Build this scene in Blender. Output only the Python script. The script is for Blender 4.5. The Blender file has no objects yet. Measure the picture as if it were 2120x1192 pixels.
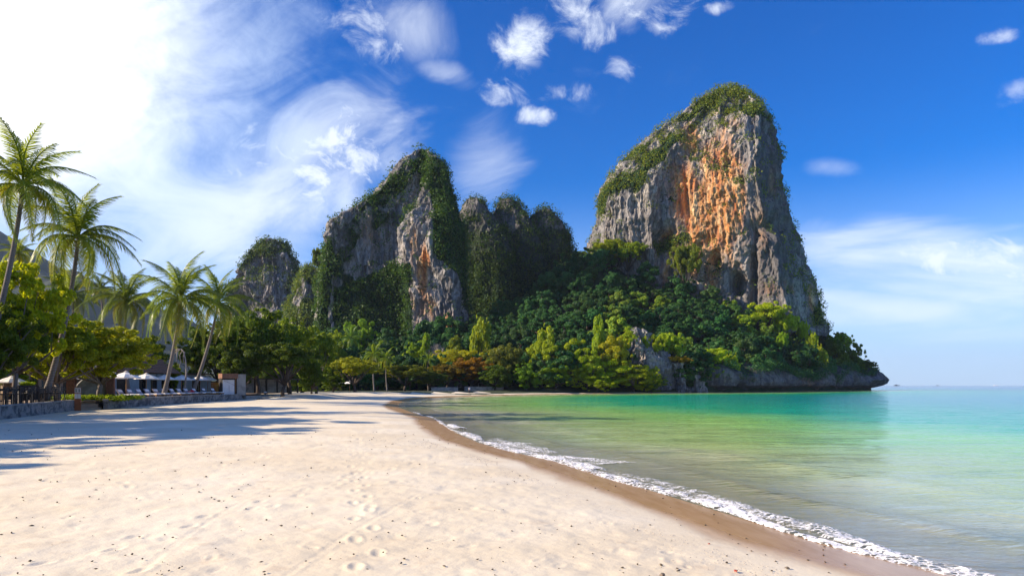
import bpy, math, random
import numpy as np
from mathutils import Vector, Matrix

random.seed(7); np.random.seed(7)
R = math.radians
SC = bpy.context.scene
COL = SC.collection

# ------------------------------------------------------------------ camera, sky, sun, exposure
F, HX, HY, CZ = 1400.0, 1060.0, 797.0, 2.4
cam_d = bpy.data.cameras.new('camera'); cam = bpy.data.objects.new('camera', cam_d); COL.objects.link(cam)
cam.location = (0, 0, CZ); cam.rotation_euler = (R(90), 0, 0)
cam_d.sensor_width = 36; cam_d.lens = 36 * F / 2120; cam_d.shift_y = (HY - 596) / 2120
cam_d.clip_start = 0.1; cam_d.clip_end = 60000
SC.camera = cam

SUN_AZ, SUN_EL = -99.0, 25.0           # azimuth from +Y towards +X, elevation
sun_dir = Vector((math.sin(R(SUN_AZ)) * math.cos(R(SUN_EL)), math.cos(R(SUN_AZ)) * math.cos(R(SUN_EL)), math.sin(R(SUN_EL))))
sl = bpy.data.lights.new('sun', 'SUN'); sl.energy = 5.0; sl.angle = R(0.6); sl.color = (1.0, 0.83, 0.62)
so = bpy.data.objects.new('sun', sl); COL.objects.link(so)
so.rotation_euler = sun_dir.to_track_quat('Z', 'Y').to_euler()
SC.view_settings.view_transform = 'Standard'; SC.view_settings.look = 'None'
SC.view_settings.gamma = 1; SC.view_settings.use_curve_mapping = False
SC.view_settings.exposure = 0.9
SC.render.engine = 'CYCLES'
SC.cycles.use_denoising = True
SC.cycles.max_bounces = 8; SC.cycles.transparent_max_bounces = 16
SC.cycles.diffuse_bounces = 3; SC.cycles.glossy_bounces = 3; SC.cycles.volume_bounces = 0
SC.cycles.sample_clamp_indirect = 6

class NT:
    """small helper to write node graphs"""
    def __init__(s, tree): s.t = tree; s.n = tree.nodes; s.l = tree.links
    def node(s, kind, ins=None, **props):
        n = s.n.new(kind)
        for k, v in props.items(): setattr(n, k, v)
        for k, v in (ins or {}).items(): s.put(n.inputs[k], v)
        return n
    def put(s, sock, v):
        if isinstance(v, bpy.types.NodeSocket): s.l.new(v, sock)
        else: sock.default_value = v
    def math(s, op, a, b=0.0, c=0.0, clamp=False):
        n = s.node('ShaderNodeMath', {0: a, 1: b, 2: c}, operation=op); n.use_clamp = clamp; return n.outputs[0]
    def vmath(s, op, a, b=(0, 0, 0)):
        return s.node('ShaderNodeVectorMath', {0: a, 1: b}, operation=op).outputs[0]
    def mix(s, fac, a, b, blend='MIX'):
        n = s.n.new('ShaderNodeMix'); n.data_type = 'RGBA'; n.blend_type = blend; n.clamp_factor = True
        s.put(n.inputs[0], fac); s.put(n.inputs[6], c4(a)); s.put(n.inputs[7], c4(b)); return n.outputs[2]
    def ramp(s, fac, stops, interp='LINEAR'):
        n = s.n.new('ShaderNodeValToRGB'); n.color_ramp.interpolation = interp
        cr = n.color_ramp
        while len(cr.elements) < len(stops): cr.elements.new(0.5)
        for e, (p, c) in zip(cr.elements, stops):
            e.position = p; e.color = c4(c) if not isinstance(c, (int, float)) else (c, c, c, 1)
        s.put(n.inputs[0], fac); return n.outputs[0]
    def noise(s, vec, scale, detail=5, rough=0.55, dist=0.0):
        n = s.node('ShaderNodeTexNoise', {'Scale': scale, 'Detail': detail, 'Roughness': rough, 'Distortion': dist})
        if vec is not None: s.put(n.inputs['Vector'], vec)
        return n.outputs[0]
    def smooth(s, v, lo, hi):
        n = s.n.new('ShaderNodeMapRange'); n.interpolation_type = 'SMOOTHSTEP'
        s.put(n.inputs[0], v); n.inputs[1].default_value = lo; n.inputs[2].default_value = hi
        return n.outputs[0]
def c4(c):
    if isinstance(c, bpy.types.NodeSocket): return c
    return (c[0], c[1], c[2], 1.0) if len(c) == 3 else tuple(c)

def build_world():
    w = bpy.data.worlds.new('World'); SC.world = w; w.use_nodes = True
    w.node_tree.nodes.clear(); g = NT(w.node_tree)
    out = g.node('ShaderNodeOutputWorld'); bg = g.node('ShaderNodeBackground')
    sky = g.node('ShaderNodeTexSky', sky_type='NISHITA')
    sky.sun_disc = False; sky.sun_elevation = R(SUN_EL); sky.sun_rotation = R(SUN_AZ)
    sky.altitude = 0; sky.air_density = 1.0; sky.dust_density = 0.4; sky.ozone_density = 2.5
    d = g.node('ShaderNodeTexCoord').outputs['Generated']
    sp = g.node('ShaderNodeSeparateXYZ', {0: d})
    x, y, z = sp.outputs
    az = g.math('ARCTAN2', x, y)
    el = g.math('ARCSINE', z)
    # deeper, more saturated blue away from the horizon
    hs = g.node('ShaderNodeHueSaturation', {'Hue': 0.5, 'Saturation': 1.32, 'Value': 1.0, 'Color': sky.outputs[0]}).outputs[0]
    blue = g.mix(1.0, hs, (0.04, 0.74, 1.38), 'MULTIPLY')
    lowh = g.smooth(el, 0.30, 0.0)
    base = g.mix(g.math('MULTIPLY', lowh, 0.72), blue, (6.0, 7.0, 9.4))
    cv = g.node('ShaderNodeCombineXYZ', {0: az, 1: el, 2: 0.0}).outputs[0]
    def blob(px, py, rx, ry, rot=0.0):
        a0 = math.atan2(px - HX, F); e0 = math.atan2(HY - py, math.hypot(F, px - HX))
        v = g.vmath('SUBTRACT', cv, (a0, e0, 0))
        m = g.node('ShaderNodeVectorRotate', {'Vector': v, 'Angle': R(rot)}, rotation_type='Z_AXIS').outputs[0]
        m = g.vmath('MULTIPLY', m, (F / rx, F / ry, 0))
        L = g.node('ShaderNodeVectorMath', {0: m}, operation='LENGTH').outputs['Value']
        return g.smooth(L, 1.0, 0.0)
    def stretched(sx, sy, rot=0.0):
        v = g.node('ShaderNodeVectorRotate', {'Vector': cv, 'Angle': R(rot)}, rotation_type='Z_AXIS').outputs[0]
        return g.vmath('MULTIPLY', v, (sx, sy, 1))
    n_puff = g.noise(stretched(1.0, 1.35, 15), 19.0, 10, 0.66, 0.55)
    n_wisp = g.noise(stretched(1.0, 1.9, -20), 5.0, 8, 0.6, 0.8)
    n_band = g.noise(stretched(1.0, 4.5, 6), 4.0, 7, 0.55, 0.4)
    acc = None
    def add(mask, n, lo, hi, k):
        nonlocal acc
        # the mask shifts the noise threshold so that cloud edges stay ragged
        v = g.math('ADD', n, g.math('MULTIPLY', g.math('SUBTRACT', mask, 1.0), 0.62))
        v = g.math('MULTIPLY', g.smooth(v, lo, hi), k)
        acc = v if acc is None else g.math('MAXIMUM', acc, v)
    add(blob(1080, 92, 130, 120, -30), n_puff, 0.20, 0.66, 0.95)
    add(blob(1215, 45, 190, 100, 20), n_puff, 0.27, 0.72, 0.85)
    add(blob(1330, 0, 260, 130, 10), n_wisp, 0.20, 0.75, 0.85)
    add(blob(1040, 195, 130, 80, 0), n_puff, 0.30, 0.68, 0.85)
    add(blob(1110, 240, 120, 45, 0), n_puff, 0.28, 0.66, 0.8)
    add(blob(1290, 130, 150, 80, 0), n_puff, 0.36, 0.72, 0.5)
    add(blob(1180, 190, 160, 70, 0), n_puff, 0.36, 0.70, 0.5)
    add(blob(930, 155, 160, 60, 10), n_wisp, 0.22, 0.75, 0.55)
    add(blob(820, 30, 300, 150, 20), n_wisp, 0.22, 0.80, 0.75)
    add(blob(680, 320, 430, 260, -25), n_wisp, 0.14, 0.66, 0.62)
    add(blob(660, 330, 380, 210, -25), n_puff, 0.26, 0.60, 0.9)
    add(blob(760, 60, 260, 120, 20), n_puff, 0.32, 0.68, 0.7)
    add(blob(1330, 30, 300, 110, 10), n_puff, 0.34, 0.72, 0.8)
    add(blob(1010, 330, 240, 190, -60), n_wisp, 0.18, 0.80, 0.55)
    add(blob(500, 430, 430, 230, -25), n_wisp, 0.08, 0.7, 0.9)
    add(blob(2020, 560, 560, 120, 15), n_band, 0.04, 0.56, 0.88)
    add(blob(2040, 540, 420, 100, 13), n_puff, 0.20, 0.62, 0.85)
    add(blob(1900, 650, 560, 90, 6), n_band, 0.14, 0.66, 0.6)
    add(blob(1690, 480, 190, 90, 10), n_wisp, 0.24, 0.85, 0.42)
    add(blob(1725, 347, 130, 42, 10), n_wisp, 0.22, 0.85, 0.35)
    add(blob(2060, 76, 75, 30, 10), n_puff, 0.24, 0.72, 0.85)
    add(blob(1495, 15, 80, 30, 0), n_puff, 0.24, 0.68, 0.75)
    add(blob(2115, 190, 80, 55, 0), n_puff, 0.30, 0.75, 0.5)
    # thin cloud over the rest of the sky, behind and beside the camera
    add(g.smooth(g.math('ABSOLUTE', az), 0.75, 1.6), n_wisp, 0.42, 0.8, 0.55)
    cloud = g.mix(g.math('MINIMUM', acc, 1.0), base, (8.2, 8.8, 9.7))
    # sun glow painted into the sky as bright cloud, upper left, thinning out to the right
    veil = g.math('MULTIPLY', blob(-80, 100, 900, 720, 0), 1.0)
    vn = g.math('ADD', g.math('MULTIPLY', veil, 1.35), g.math('ADD', g.math('MULTIPLY', g.math('SUBTRACT', n_wisp, 0.5), 1.3), g.math('MULTIPLY', g.math('SUBTRACT', n_puff, 0.5), 0.5)))
    core = blob(-30, 40, 480, 380, -20)
    glow_veil_c = g.mix(core, (6.0, 7.3, 9.4), (15.0, 14.4, 13.4))
    fin = g.mix(g.math('MULTIPLY', g.smooth(vn, 0.16, 1.40), 0.95), cloud, glow_veil_c)
    g.put(bg.inputs[0], fin); bg.inputs[1].default_value = 0.072
    g.l.new(bg.outputs[0], out.inputs[0])
build_world()

# ------------------------------------------------------------------ numeric helpers
def P(px, py, Y):
    return ((px - HX) / F * Y, Y, CZ + (HY - py) / F * Y)
def XatY(px, Y): return (px - HX) / F * Y
def ss(v, a, b):
    t = np.clip((v - a) / (b - a), 0, 1); return t * t * (3 - 2 * t)
_rng = np.random.RandomState(11)
_perm = np.tile(_rng.permutation(512), 3)
_val = _rng.rand(512) * 2 - 1
def vnoise(p):
    i = np.floor(p).astype(np.int64); f = p - i; f = f * f * f * (f * (f * 6 - 15) + 10)
    i &= 511
    r = 0
    for dx in (0, 1):
        wx = f[..., 0] if dx else 1 - f[..., 0]; a = _perm[(i[..., 0] + dx) & 511]
        for dy in (0, 1):
            wy = f[..., 1] if dy else 1 - f[..., 1]; b = _perm[(a + i[..., 1] + dy) & 511]
            for dz in (0, 1):
                wz = f[..., 2] if dz else 1 - f[..., 2]
                r = r + wx * wy * wz * _val[(b + i[..., 2] + dz * 7) & 511 if False else _perm[(b + i[..., 2] + dz) & 511]]
    return r
def fbm(p, octv=5, gain=0.5, ridged=False):
    a = 1.0; s = 0; tot = 0; q = np.array(p, float)
    for k in range(octv):
        n = vnoise(q + 17.3 * k)
        if ridged: n = 1 - 2 * np.abs(n) * 1.4
        s = s + a * n; tot += a; a *= gain; q = q * 2.03
    return s / tot
def stackp(*a): return np.stack(np.broadcast_arrays(*a), -1).astype(float)

def make_mesh(name, V, Q, mats=None, smooth=True, attrs=None, mat_idx=None):
    V = np.asarray(V, np.float32).reshape(-1, 3); Q = np.asarray(Q, np.int32)
    k = Q.shape[1]; me = bpy.data.meshes.new(name)
    me.vertices.add(len(V)); me.vertices.foreach_set('co', V.ravel())
    me.loops.add(Q.size); me.loops.foreach_set('vertex_index', Q.ravel())
    me.polygons.add(len(Q)); me.polygons.foreach_set('loop_start', np.arange(0, Q.size, k, dtype=np.int32))
    me.polygons.foreach_set('loop_total', np.full(len(Q), k, np.int32))
    me.polygons.foreach_set('use_smooth', np.full(len(Q), smooth, bool))
    if mat_idx is not None: me.polygons.foreach_set('material_index', np.asarray(mat_idx, np.int32))
    for m in (mats or []): me.materials.append(m)
    for an, av in (attrs or {}).items():
        at = me.attributes.new(an, 'FLOAT', 'POINT'); at.data.foreach_set('value', np.asarray(av, np.float32).ravel())
    me.update(); me.validate()
    return me
def grid_faces(nu, nv, wrap=False):
    i = np.arange(nu - (0 if wrap else 1)); j = np.arange(nv - 1)
    I, J = np.meshgrid(i, j, indexing='ij'); I2 = (I + 1) % nu
    return np.stack([I * nv + J, I2 * nv + J, I2 * nv + J + 1, I * nv + J + 1], -1).reshape(-1, 4)

# ------------------------------------------------------------------ object helpers
def tag(o, label=None, cat=None, group=None, kind=None):
    if label: o['label'] = label
    if cat: o['category'] = cat
    if group: o['group'] = group
    if kind: o['kind'] = kind
    return o
def add(name, me, parent=None, loc=None, rot=None, scale=None):
    o = bpy.data.objects.new(name, me); COL.objects.link(o)
    if parent is not None: o.parent = parent
    if loc is not None: o.location = loc
    if rot is not None: o.rotation_euler = rot
    if scale is not None: o.scale = scale
    return o
def thing(name, label, cat, loc=(0, 0, 0), rz=0, group=None, scale=(1, 1, 1)):
    o = add(name, None, None, loc, (0, 0, rz), scale); o.empty_display_size = 0.3
    return tag(o, label, cat, group)
def copy_thing(root, loc, rz=0, label=None, scale=None):
    r = root.copy(); COL.objects.link(r); r.location = loc; r.rotation_euler = (0, 0, rz)
    if label: r['label'] = label
    if scale: r.scale = scale
    for ch in list(root.children):
        c = ch.copy(); COL.objects.link(c); c.parent = r
        for gch in list(ch.children):
            d = gch.copy(); COL.objects.link(d); d.parent = c
    return r

class MB:
    """collects boxes, tubes and rings into one mesh"""
    def __init__(s): s.v = []; s.f = []
    def quad(s, pts):
        n = len(s.v); s.v += [tuple(p) for p in pts]; s.f.append(tuple(range(n, n + len(pts)))); return s
    def box(s, c, d, rz=0, rx=0, ry=0, taper=1.0):
        n = len(s.v); M = Matrix.Translation(c) @ Matrix.Rotation(rz, 4, 'Z') @ Matrix.Rotation(ry, 4, 'Y') @ Matrix.Rotation(rx, 4, 'X')
        for sz in (-1, 1):
            k = taper if sz > 0 else 1
            for sx, sy in ((-1, -1), (1, -1), (1, 1), (-1, 1)):
                s.v.append(tuple(M @ Vector((sx * d[0] / 2 * k, sy * d[1] / 2 * k, sz * d[2] / 2))))
        s.f += [tuple(n + i for i in q) for q in ((3, 2, 1, 0), (4, 5, 6, 7), (0, 1, 5, 4), (1, 2, 6, 5), (2, 3, 7, 6), (3, 0, 4, 7))]
        return s
    def tube(s, pts, rad, n=8):
        pts = [Vector(p) for p in pts]; rad = rad if hasattr(rad, '__len__') else [rad] * len(pts)
        b = len(s.v); up = Vector((0.31, 0.2, 0.93))
        for i, p in enumerate(pts):
            t = (pts[min(i + 1, len(pts) - 1)] - pts[max(i - 1, 0)]).normalized()
            a = t.cross(up)
            if a.length < 1e-3: a = t.cross(Vector((1, 0, 0)))
            a.normalize(); c = t.cross(a)
            for k in range(n):
                w = 2 * math.pi * k / n
                s.v.append(tuple(p + (a * math.cos(w) + c * math.sin(w)) * rad[i]))
        for i in range(len(pts) - 1):
            for k in range(n):
                k2 = (k + 1) % n
                s.f.append((b + i * n + k, b + i * n + k2, b + (i + 1) * n + k2, b + (i + 1) * n + k))
        s.f.append(tuple(b + k for k in range(n))[::-1]); s.f.append(tuple(b + (len(pts) - 1) * n + k for k in range(n)))
        return s
    def cyl(s, c, r, h, n=12, r2=None):
        return s.tube([c, (c[0], c[1], c[2] + h)], [r, r if r2 is None else r2], n)
    def prism(s, outline, axis_from, axis_to):
        """outline of 3D points swept by the vector axis_to - axis_from"""
        n = len(s.v); k = len(outline); dv = Vector(axis_to) - Vector(axis_from)
        s.v += [tuple(p) for p in outline] + [tuple(Vector(p) + dv) for p in outline]
        s.f.append(tuple(range(n, n + k))[::-1]); s.f.append(tuple(range(n + k, n + 2 * k)))
        for i in range(k): s.f.append((n + i, n + (i + 1) % k, n + k + (i + 1) % k, n + k + i))
        return s
    def mesh(s, name, m, smooth=False, bevel=0):
        me = bpy.data.meshes.new(name); me.from_pydata(s.v, [], s.f); me.materials.append(m)
        if smooth: me.polygons.foreach_set('use_smooth', [True] * len(me.polygons))
        me.update()
        if bevel:
            import bmesh
            bm = bmesh.new(); bm.from_mesh(me)
            bmesh.ops.bevel(bm, geom=bm.edges[:], offset=bevel, segments=1, affect='EDGES', clamp_overlap=True)
            bm.to_mesh(me); bm.free()
        return me
    def build(s, name, m, parent=None, smooth=False, bevel=0, **k):
        return add(name, s.mesh(name, m, smooth, bevel), parent, **k)

# ------------------------------------------------------------------ materials
def new_mat(name):
    m = bpy.data.materials.new(name); m.use_nodes = True; m.node_tree.nodes.clear()
    g = NT(m.node_tree); out = g.node('ShaderNodeOutputMaterial'); return m, g, out
def bumpn(g, h, strength=0.5, dist=0.05, normal=None):
    ins = {'Strength': strength, 'Distance': dist, 'Height': h}
    if normal is not None: ins['Normal'] = normal
    return g.node('ShaderNodeBump', ins).outputs[0]
def simple(name, c1, c2=None, scale=6.0, rough=0.7, bump=0.0, bscale=None, metallic=0, stretch=(1, 1, 1), spec=0.4, bdist=0.02, detail=6):
    m, g, out = new_mat(name)
    co = g.node('ShaderNodeTexCoord').outputs['Object']
    v = g.vmath('MULTIPLY', co, stretch)
    n = g.noise(v, scale, detail, 0.6)
    c = g.mix(g.smooth(n, 0.3, 0.7), c1, c2 or tuple(x * 0.7 for x in c1))
    b = g.node('ShaderNodeBsdfPrincipled', {'Base Color': c, 'Roughness': rough, 'Metallic': metallic, 'Specular IOR Level': spec})
    if bump: g.put(b.inputs['Normal'], bumpn(g, g.noise(v, bscale or scale * 4, 6, 0.6), bump, bdist))
    g.l.new(b.outputs[0], out.inputs[0]); return m

def leaf_material(name, a, b, c, trans, transl=0.35, rough=0.45, tint=True):
    """a,b,c = darker, middle, lighter leaf colours; object colour tints the whole crown"""
    m, g, out = new_mat(name)
    isl = g.node('ShaderNodeNewGeometry').outputs['Random Per Island']
    pos = g.node('ShaderNodeNewGeometry').outputs['Position']
    n = g.noise(pos, 0.35, 3, 0.6)
    f = g.math('ADD', g.math('MULTIPLY', isl, 0.6), g.math('MULTIPLY', n, 0.55), clamp=True)
    col = g.ramp(f, [(0.15, a), (0.5, b), (0.9, c)])
    tcol = g.mix(0.5, col, trans)
    if tint:
        oc = g.node('ShaderNodeObjectInfo').outputs['Color']
        col = g.mix(1.0, col, oc, 'MULTIPLY'); tcol = g.mix(1.0, tcol, oc, 'MULTIPLY')
    p = g.node('ShaderNodeBsdfPrincipled', {'Base Color': col, 'Roughness': rough, 'Specular IOR Level': 0.2})
    t = g.node('ShaderNodeBsdfTranslucent', {'Color': tcol})
    mx = g.node('ShaderNodeMixShader', {0: transl, 1: p.outputs[0], 2: t.outputs[0]})
    g.l.new(mx.outputs[0], out.inputs[0]); return m
M = {}
M['leaf'] = leaf_material('leaf', (0.032, 0.062, 0.010), (0.075, 0.13, 0.014), (0.20, 0.26, 0.018), (0.46, 0.52, 0.012), 0.42)
M['jungle'] = leaf_material('jungle_leaf', (0.009, 0.050, 0.018), (0.024, 0.100, 0.032), (0.080, 0.18, 0.034), (0.14, 0.28, 0.02), 0.25)
M['palm_leaf'] = leaf_material('palm_leaf', (0.05, 0.085, 0.014), (0.085, 0.13, 0.018), (0.16, 0.19, 0.03), (0.36, 0.42, 0.03), 0.4, 0.35)
M['vine'] = leaf_material('vine_leaf', (0.012, 0.042, 0.014), (0.028, 0.068, 0.016), (0.075, 0.11, 0.016), (0.2, 0.26, 0.01), 0.3)
M['bark'] = simple('bark', (0.11, 0.085, 0.07), (0.20, 0.17, 0.15), 9, 0.9, 0.6, 20, stretch=(1, 1, 0.3), bdist=0.05)
M['dark_bark'] = simple('dark_bark', (0.05, 0.038, 0.03), (0.11, 0.085, 0.07), 5, 0.95, 0.6, 16, stretch=(1, 1, 0.3), bdist=0.05)
M['twig'] = simple('twig', (0.22, 0.19, 0.17), (0.34, 0.30, 0.27), 5, 0.9)

def palm_bark():
    m, g, out = new_mat('palm_bark')
    co = g.node('ShaderNodeTexCoord').outputs['Object']
    w = g.node('ShaderNodeTexWave', {'Vector': co, 'Scale': 2.6, 'Distortion': 1.2, 'Detail': 3.0, 'Detail Scale': 2.0}, bands_direction='Z').outputs[0]
    n = g.noise(co, 5, 5)
    col = g.mix(w, (0.13, 0.105, 0.09), (0.27, 0.23, 0.20)); col = g.mix(g.math('MULTIPLY', n, 0.5), col, (0.09, 0.08, 0.07))
    b = g.node('ShaderNodeBsdfPrincipled', {'Base Color': col, 'Roughness': 0.9, 'Normal': bumpn(g, w, 0.7, 0.04)})
    g.l.new(b.outputs[0], out.inputs[0]); return m
M['palm_bark'] = palm_bark()

def rock_material(name, rust=1.0, dark=1.0):
    m, g, out = new_mat(name)
    co = g.node('ShaderNodeNewGeometry').outputs['Position']
    vst = g.vmath('MULTIPLY', co, (1, 1, 0.16))
    big = g.noise(vst, 0.09, 6, 0.6, 0.5); mid = g.noise(vst, 0.35, 7, 0.65, 0.6)
    fine = g.noise(g.vmath('MULTIPLY', co, (1, 1, 0.4)), 1.4, 7, 0.7)
    col = g.ramp(big, [(0.3, (0.24, 0.235, 0.245)), (0.5, (0.40, 0.375, 0.36)), (0.68, (0.58, 0.51, 0.44))])
    ra = g.node('ShaderNodeAttribute', attribute_name='rust').outputs['Fac']
    rn = g.noise(g.vmath('MULTIPLY', co, (1, 1, 0.3)), 0.16, 6, 0.65, 0.8)
    rm = g.smooth(g.math('ADD', g.math('MULTIPLY', ra, 0.8), g.math('SUBTRACT', rn, 0.62)), 0.08, 0.5)
    rustc = g.ramp(g.noise(vst, 0.5, 5, 0.6), [(0.3, (0.48, 0.13, 0.035)), (0.5, (0.68, 0.32, 0.11)), (0.68, (0.84, 0.60, 0.33))])
    col = g.mix(g.math('MULTIPLY', rm, rust), col, rustc)
    # black seepage streaks run down the face
    st = g.smooth(mid, 0.58, 0.42); col = g.mix(g.math('MULTIPLY', g.math('MULTIPLY', st, 0.72 * dark), g.math('SUBTRACT', 1.0, g.math('MULTIPLY', ra, 0.55))), col, (0.055, 0.055, 0.065))
    pale = g.smooth(g.noise(g.vmath('MULTIPLY', co, (1, 1, 0.09)), 0.8, 5, 0.7), 0.56, 0.74)
    col = g.mix(g.math('MULTIPLY', pale, 0.45), col, (0.62, 0.57, 0.52))
    col = g.mix(g.math('MULTIPLY', g.smooth(fine, 0.56, 0.35), 0.6), col, (0.07, 0.065, 0.065))
    va = g.node('ShaderNodeAttribute', attribute_name='moss').outputs['Fac']
    col = g.mix(g.smooth(g.math('ADD', va, g.math('SUBTRACT', fine, 0.5)), 0.35, 0.75), col, (0.02, 0.045, 0.015))
    sa = g.node('ShaderNodeAttribute', attribute_name='shade_stain').outputs['Fac']  # painted shade on the cliffs, along with weathered and wet rock
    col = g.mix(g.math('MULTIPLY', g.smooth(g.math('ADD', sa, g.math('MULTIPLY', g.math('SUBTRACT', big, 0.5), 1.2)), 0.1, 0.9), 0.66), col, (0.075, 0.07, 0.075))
    h = g.math('ADD', g.math('MULTIPLY', mid, 1.2), g.math('MULTIPLY', fine, 0.5))
    b = g.node('ShaderNodeBsdfPrincipled', {'Base Color': col, 'Roughness': 0.9, 'Specular IOR Level': 0.2, 'Normal': bumpn(g, h, 0.9, 1.6)})
    g.l.new(b.outputs[0], out.inputs[0]); return m
M['rock'] = rock_material('limestone')
M['soil'] = simple('forest_floor', (0.018, 0.032, 0.012), (0.03, 0.05, 0.016), 0.3, 1.0)

def sand_material():
    m, g, out = new_mat('sand')
    geo = g.node('ShaderNodeNewGeometry'); co = geo.outputs['Position']
    s = g.node('ShaderNodeAttribute', attribute_name='shore').outputs['Fac']
    n1 = g.noise(co, 0.25, 6, 0.6); n2 = g.noise(co, 1.6, 6, 0.65, 0.3); n3 = g.noise(co, 28, 4, 0.7)
    dry = g.mix(g.smooth(n1, 0.35, 0.7), (0.74, 0.635, 0.45), (0.83, 0.745, 0.57))
    dry = g.mix(g.math('MULTIPLY', g.smooth(n2, 0.55, 0.75), 0.45), dry, (0.54, 0.40, 0.27))
    dry = g.mix(g.math('MULTIPLY', g.smooth(n3, 0.60, 0.78), 0.35), dry, (0.36, 0.27, 0.19))
    along = g.noise(g.vmath('MULTIPLY', co, (0.8, 0.25, 1)), 1.0, 5, 0.6)
    sw = g.math('ADD', s, g.math('MULTIPLY', g.math('SUBTRACT', along, 0.5), 1.1))
    wet = g.smooth(sw, 1.95, 1.2)
    wetc = g.ramp(g.noise(g.vmath('MULTIPLY', co, (3, 0.6, 1)), 1.2, 5, 0.6), [(0.3, (0.47, 0.275, 0.12)), (0.7, (0.60, 0.385, 0.20))])
    sea = g.smooth(s, 0.0, -1.5)
    wetc = g.mix(sea, wetc, (0.78, 0.68, 0.44))
    col = g.mix(wet, dry, wetc)
    land = g.smooth(s, 30.0, 60.0)
    col = g.mix(land, col, (0.05, 0.05, 0.03))
    rough = g.node('ShaderNodeMapRange', {0: wet, 3: 0.95, 4: 0.26}).outputs[0]
    vor = g.node('ShaderNodeTexVoronoi', {'Vector': co, 'Scale': 2.2, 'Randomness': 1.0}).outputs[0]
    foot = g.smooth(vor, 0.0, 0.3)
    h = g.math('ADD', g.math('MULTIPLY', n2, 0.6), g.math('MULTIPLY', g.noise(co, 7, 6, 0.7), 0.35))
    h = g.math('ADD', h, g.math('MULTIPLY', foot, 0.15)); h = g.math('ADD', h, g.math('MULTIPLY', n3, 0.06))
    h = g.math('MULTIPLY', h, g.math('SUBTRACT', 1.0, g.math('MULTIPLY', wet, 0.85)))
    b = g.node('ShaderNodeBsdfPrincipled', {'Base Color': col, 'Roughness': rough, 'Specular IOR Level': 0.35, 'Normal': bumpn(g, h, 0.5, 0.045)})
    g.l.new(b.outputs[0], out.inputs[0]); return m
M['sand'] = sand_material()

def water_material():
    m, g, out = new_mat('sea_water')
    geo = g.node('ShaderNodeNewGeometry'); co = geo.outputs['Position']
    s = g.node('ShaderNodeAttribute', attribute_name='shore').outputs['Fac']
    depth = g.math('MULTIPLY', s, -1.0)
    patch = g.noise(g.vmath('MULTIPLY', co, (0.6, 1.6, 1)), 0.06, 5, 0.6, 0.5)
    dd = g.math('ADD', depth, g.math('MULTIPLY', g.math('SUBTRACT', patch, 0.5), 22.0))
    dn = g.node('ShaderNodeMapRange', {0: dd, 1: 0.0, 2: 400.0}).outputs[0]
    col = g.ramp(dn, [(0.0, (0.84, 0.80, 0.60)), (0.020, (0.54, 0.73, 0.27)), (0.046, (0.31, 0.70, 0.17)),
                      (0.078, (0.004, 0.48, 0.25)), (0.15, (0.003, 0.36, 0.30)), (0.34, (0.005, 0.24, 0.42)), (0.6, (0.005, 0.16, 0.36)), (1.0, (0.005, 0.09, 0.30))])
    band = g.noise(g.vmath('MULTIPLY', co, (0.35, 1.3, 1)), 0.55, 6, 0.65, 0.6)
    col = g.mix(g.math('MULTIPLY', g.smooth(band, 0.48, 0.30), 0.35), col, (0.03, 0.20, 0.12))
    shallow = g.smooth(depth, 0.0, 7.0)
    al = g.math('ADD', g.math('MULTIPLY', shallow, 0.45), 0.28)
    al = g.math('ADD', al, g.math('MULTIPLY', g.smooth(depth, 6.0, 28.0), 0.30))
    w1 = g.noise(g.vmath('MULTIPLY', co, (0.55, 1.5, 1)), 0.9, 4, 0.55, 0.7)
    w2 = g.noise(g.vmath('MULTIPLY', co, (0.8, 1.6, 1)), 4.0, 4, 0.6, 0.5)
    w3 = g.noise(g.vmath('MULTIPLY', co, (0.5, 1.3, 1)), 0.16, 3, 0.5, 0.4)
    h = g.math('ADD', g.math('MULTIPLY', w1, 0.42), g.math('MULTIPLY', w2, 0.17)); h = g.math('ADD', h, g.math('MULTIPLY', w3, 1.2))
    nrm = bumpn(g, h, 0.5, 0.45)
    fr = g.node('ShaderNodeFresnel', {'IOR': 1.43, 'Normal': nrm}).outputs[0]
    fr = g.math('MULTIPLY', fr, 0.95)
    dif = g.node('ShaderNodeBsdfDiffuse', {'Color': col, 'Normal': nrm}).outputs[0]
    tr = g.node('ShaderNodeBsdfTransparent', {'Color': (0.90, 0.97, 0.90, 1)}).outputs[0]
    body = g.node('ShaderNodeMixShader', {0: al, 1: tr, 2: dif}).outputs[0]
    gl = g.node('ShaderNodeBsdfGlossy', {'Color': (1, 1, 1, 1), 'Roughness': 0.05, 'Normal': nrm}).outputs[0]
    mx = g.node('ShaderNodeMixShader', {0: fr, 1: body, 2: gl}).outputs[0]
    g.l.new(mx, out.inputs[0]); return m
M['water'] = water_material()

def foam_material():
    m, g, out = new_mat('foam')
    co = g.node('ShaderNodeNewGeometry').outputs['Position']
    e = g.node('ShaderNodeAttribute', attribute_name='edge').outputs['Fac']
    v = g.node('ShaderNodeTexVoronoi', {'Vector': g.vmath('ADD', co, g.vmath('MULTIPLY', g.node('ShaderNodeTexNoise', {'Scale': 3.0}).outputs[1], (0.3, 0.3, 0.3))), 'Scale': 9.0}, feature='DISTANCE_TO_EDGE').outputs[0]
    n = g.noise(co, 4.0, 7, 0.7)
    d = g.math('ADD', g.math('SUBTRACT', n, 0.5), g.math('SUBTRACT', e, g.math('MULTIPLY', v, 1.5)))
    a = g.smooth(d, 0.08, 0.40)
    b = g.node('ShaderNodeBsdfPrincipled', {'Base Color': (0.86, 0.85, 0.83, 1), 'Roughness': 0.7, 'Alpha': a, 'Normal': bumpn(g, n, 0.8, 0.06)})
    g.l.new(b.outputs[0], out.inputs[0]); return m
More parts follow.
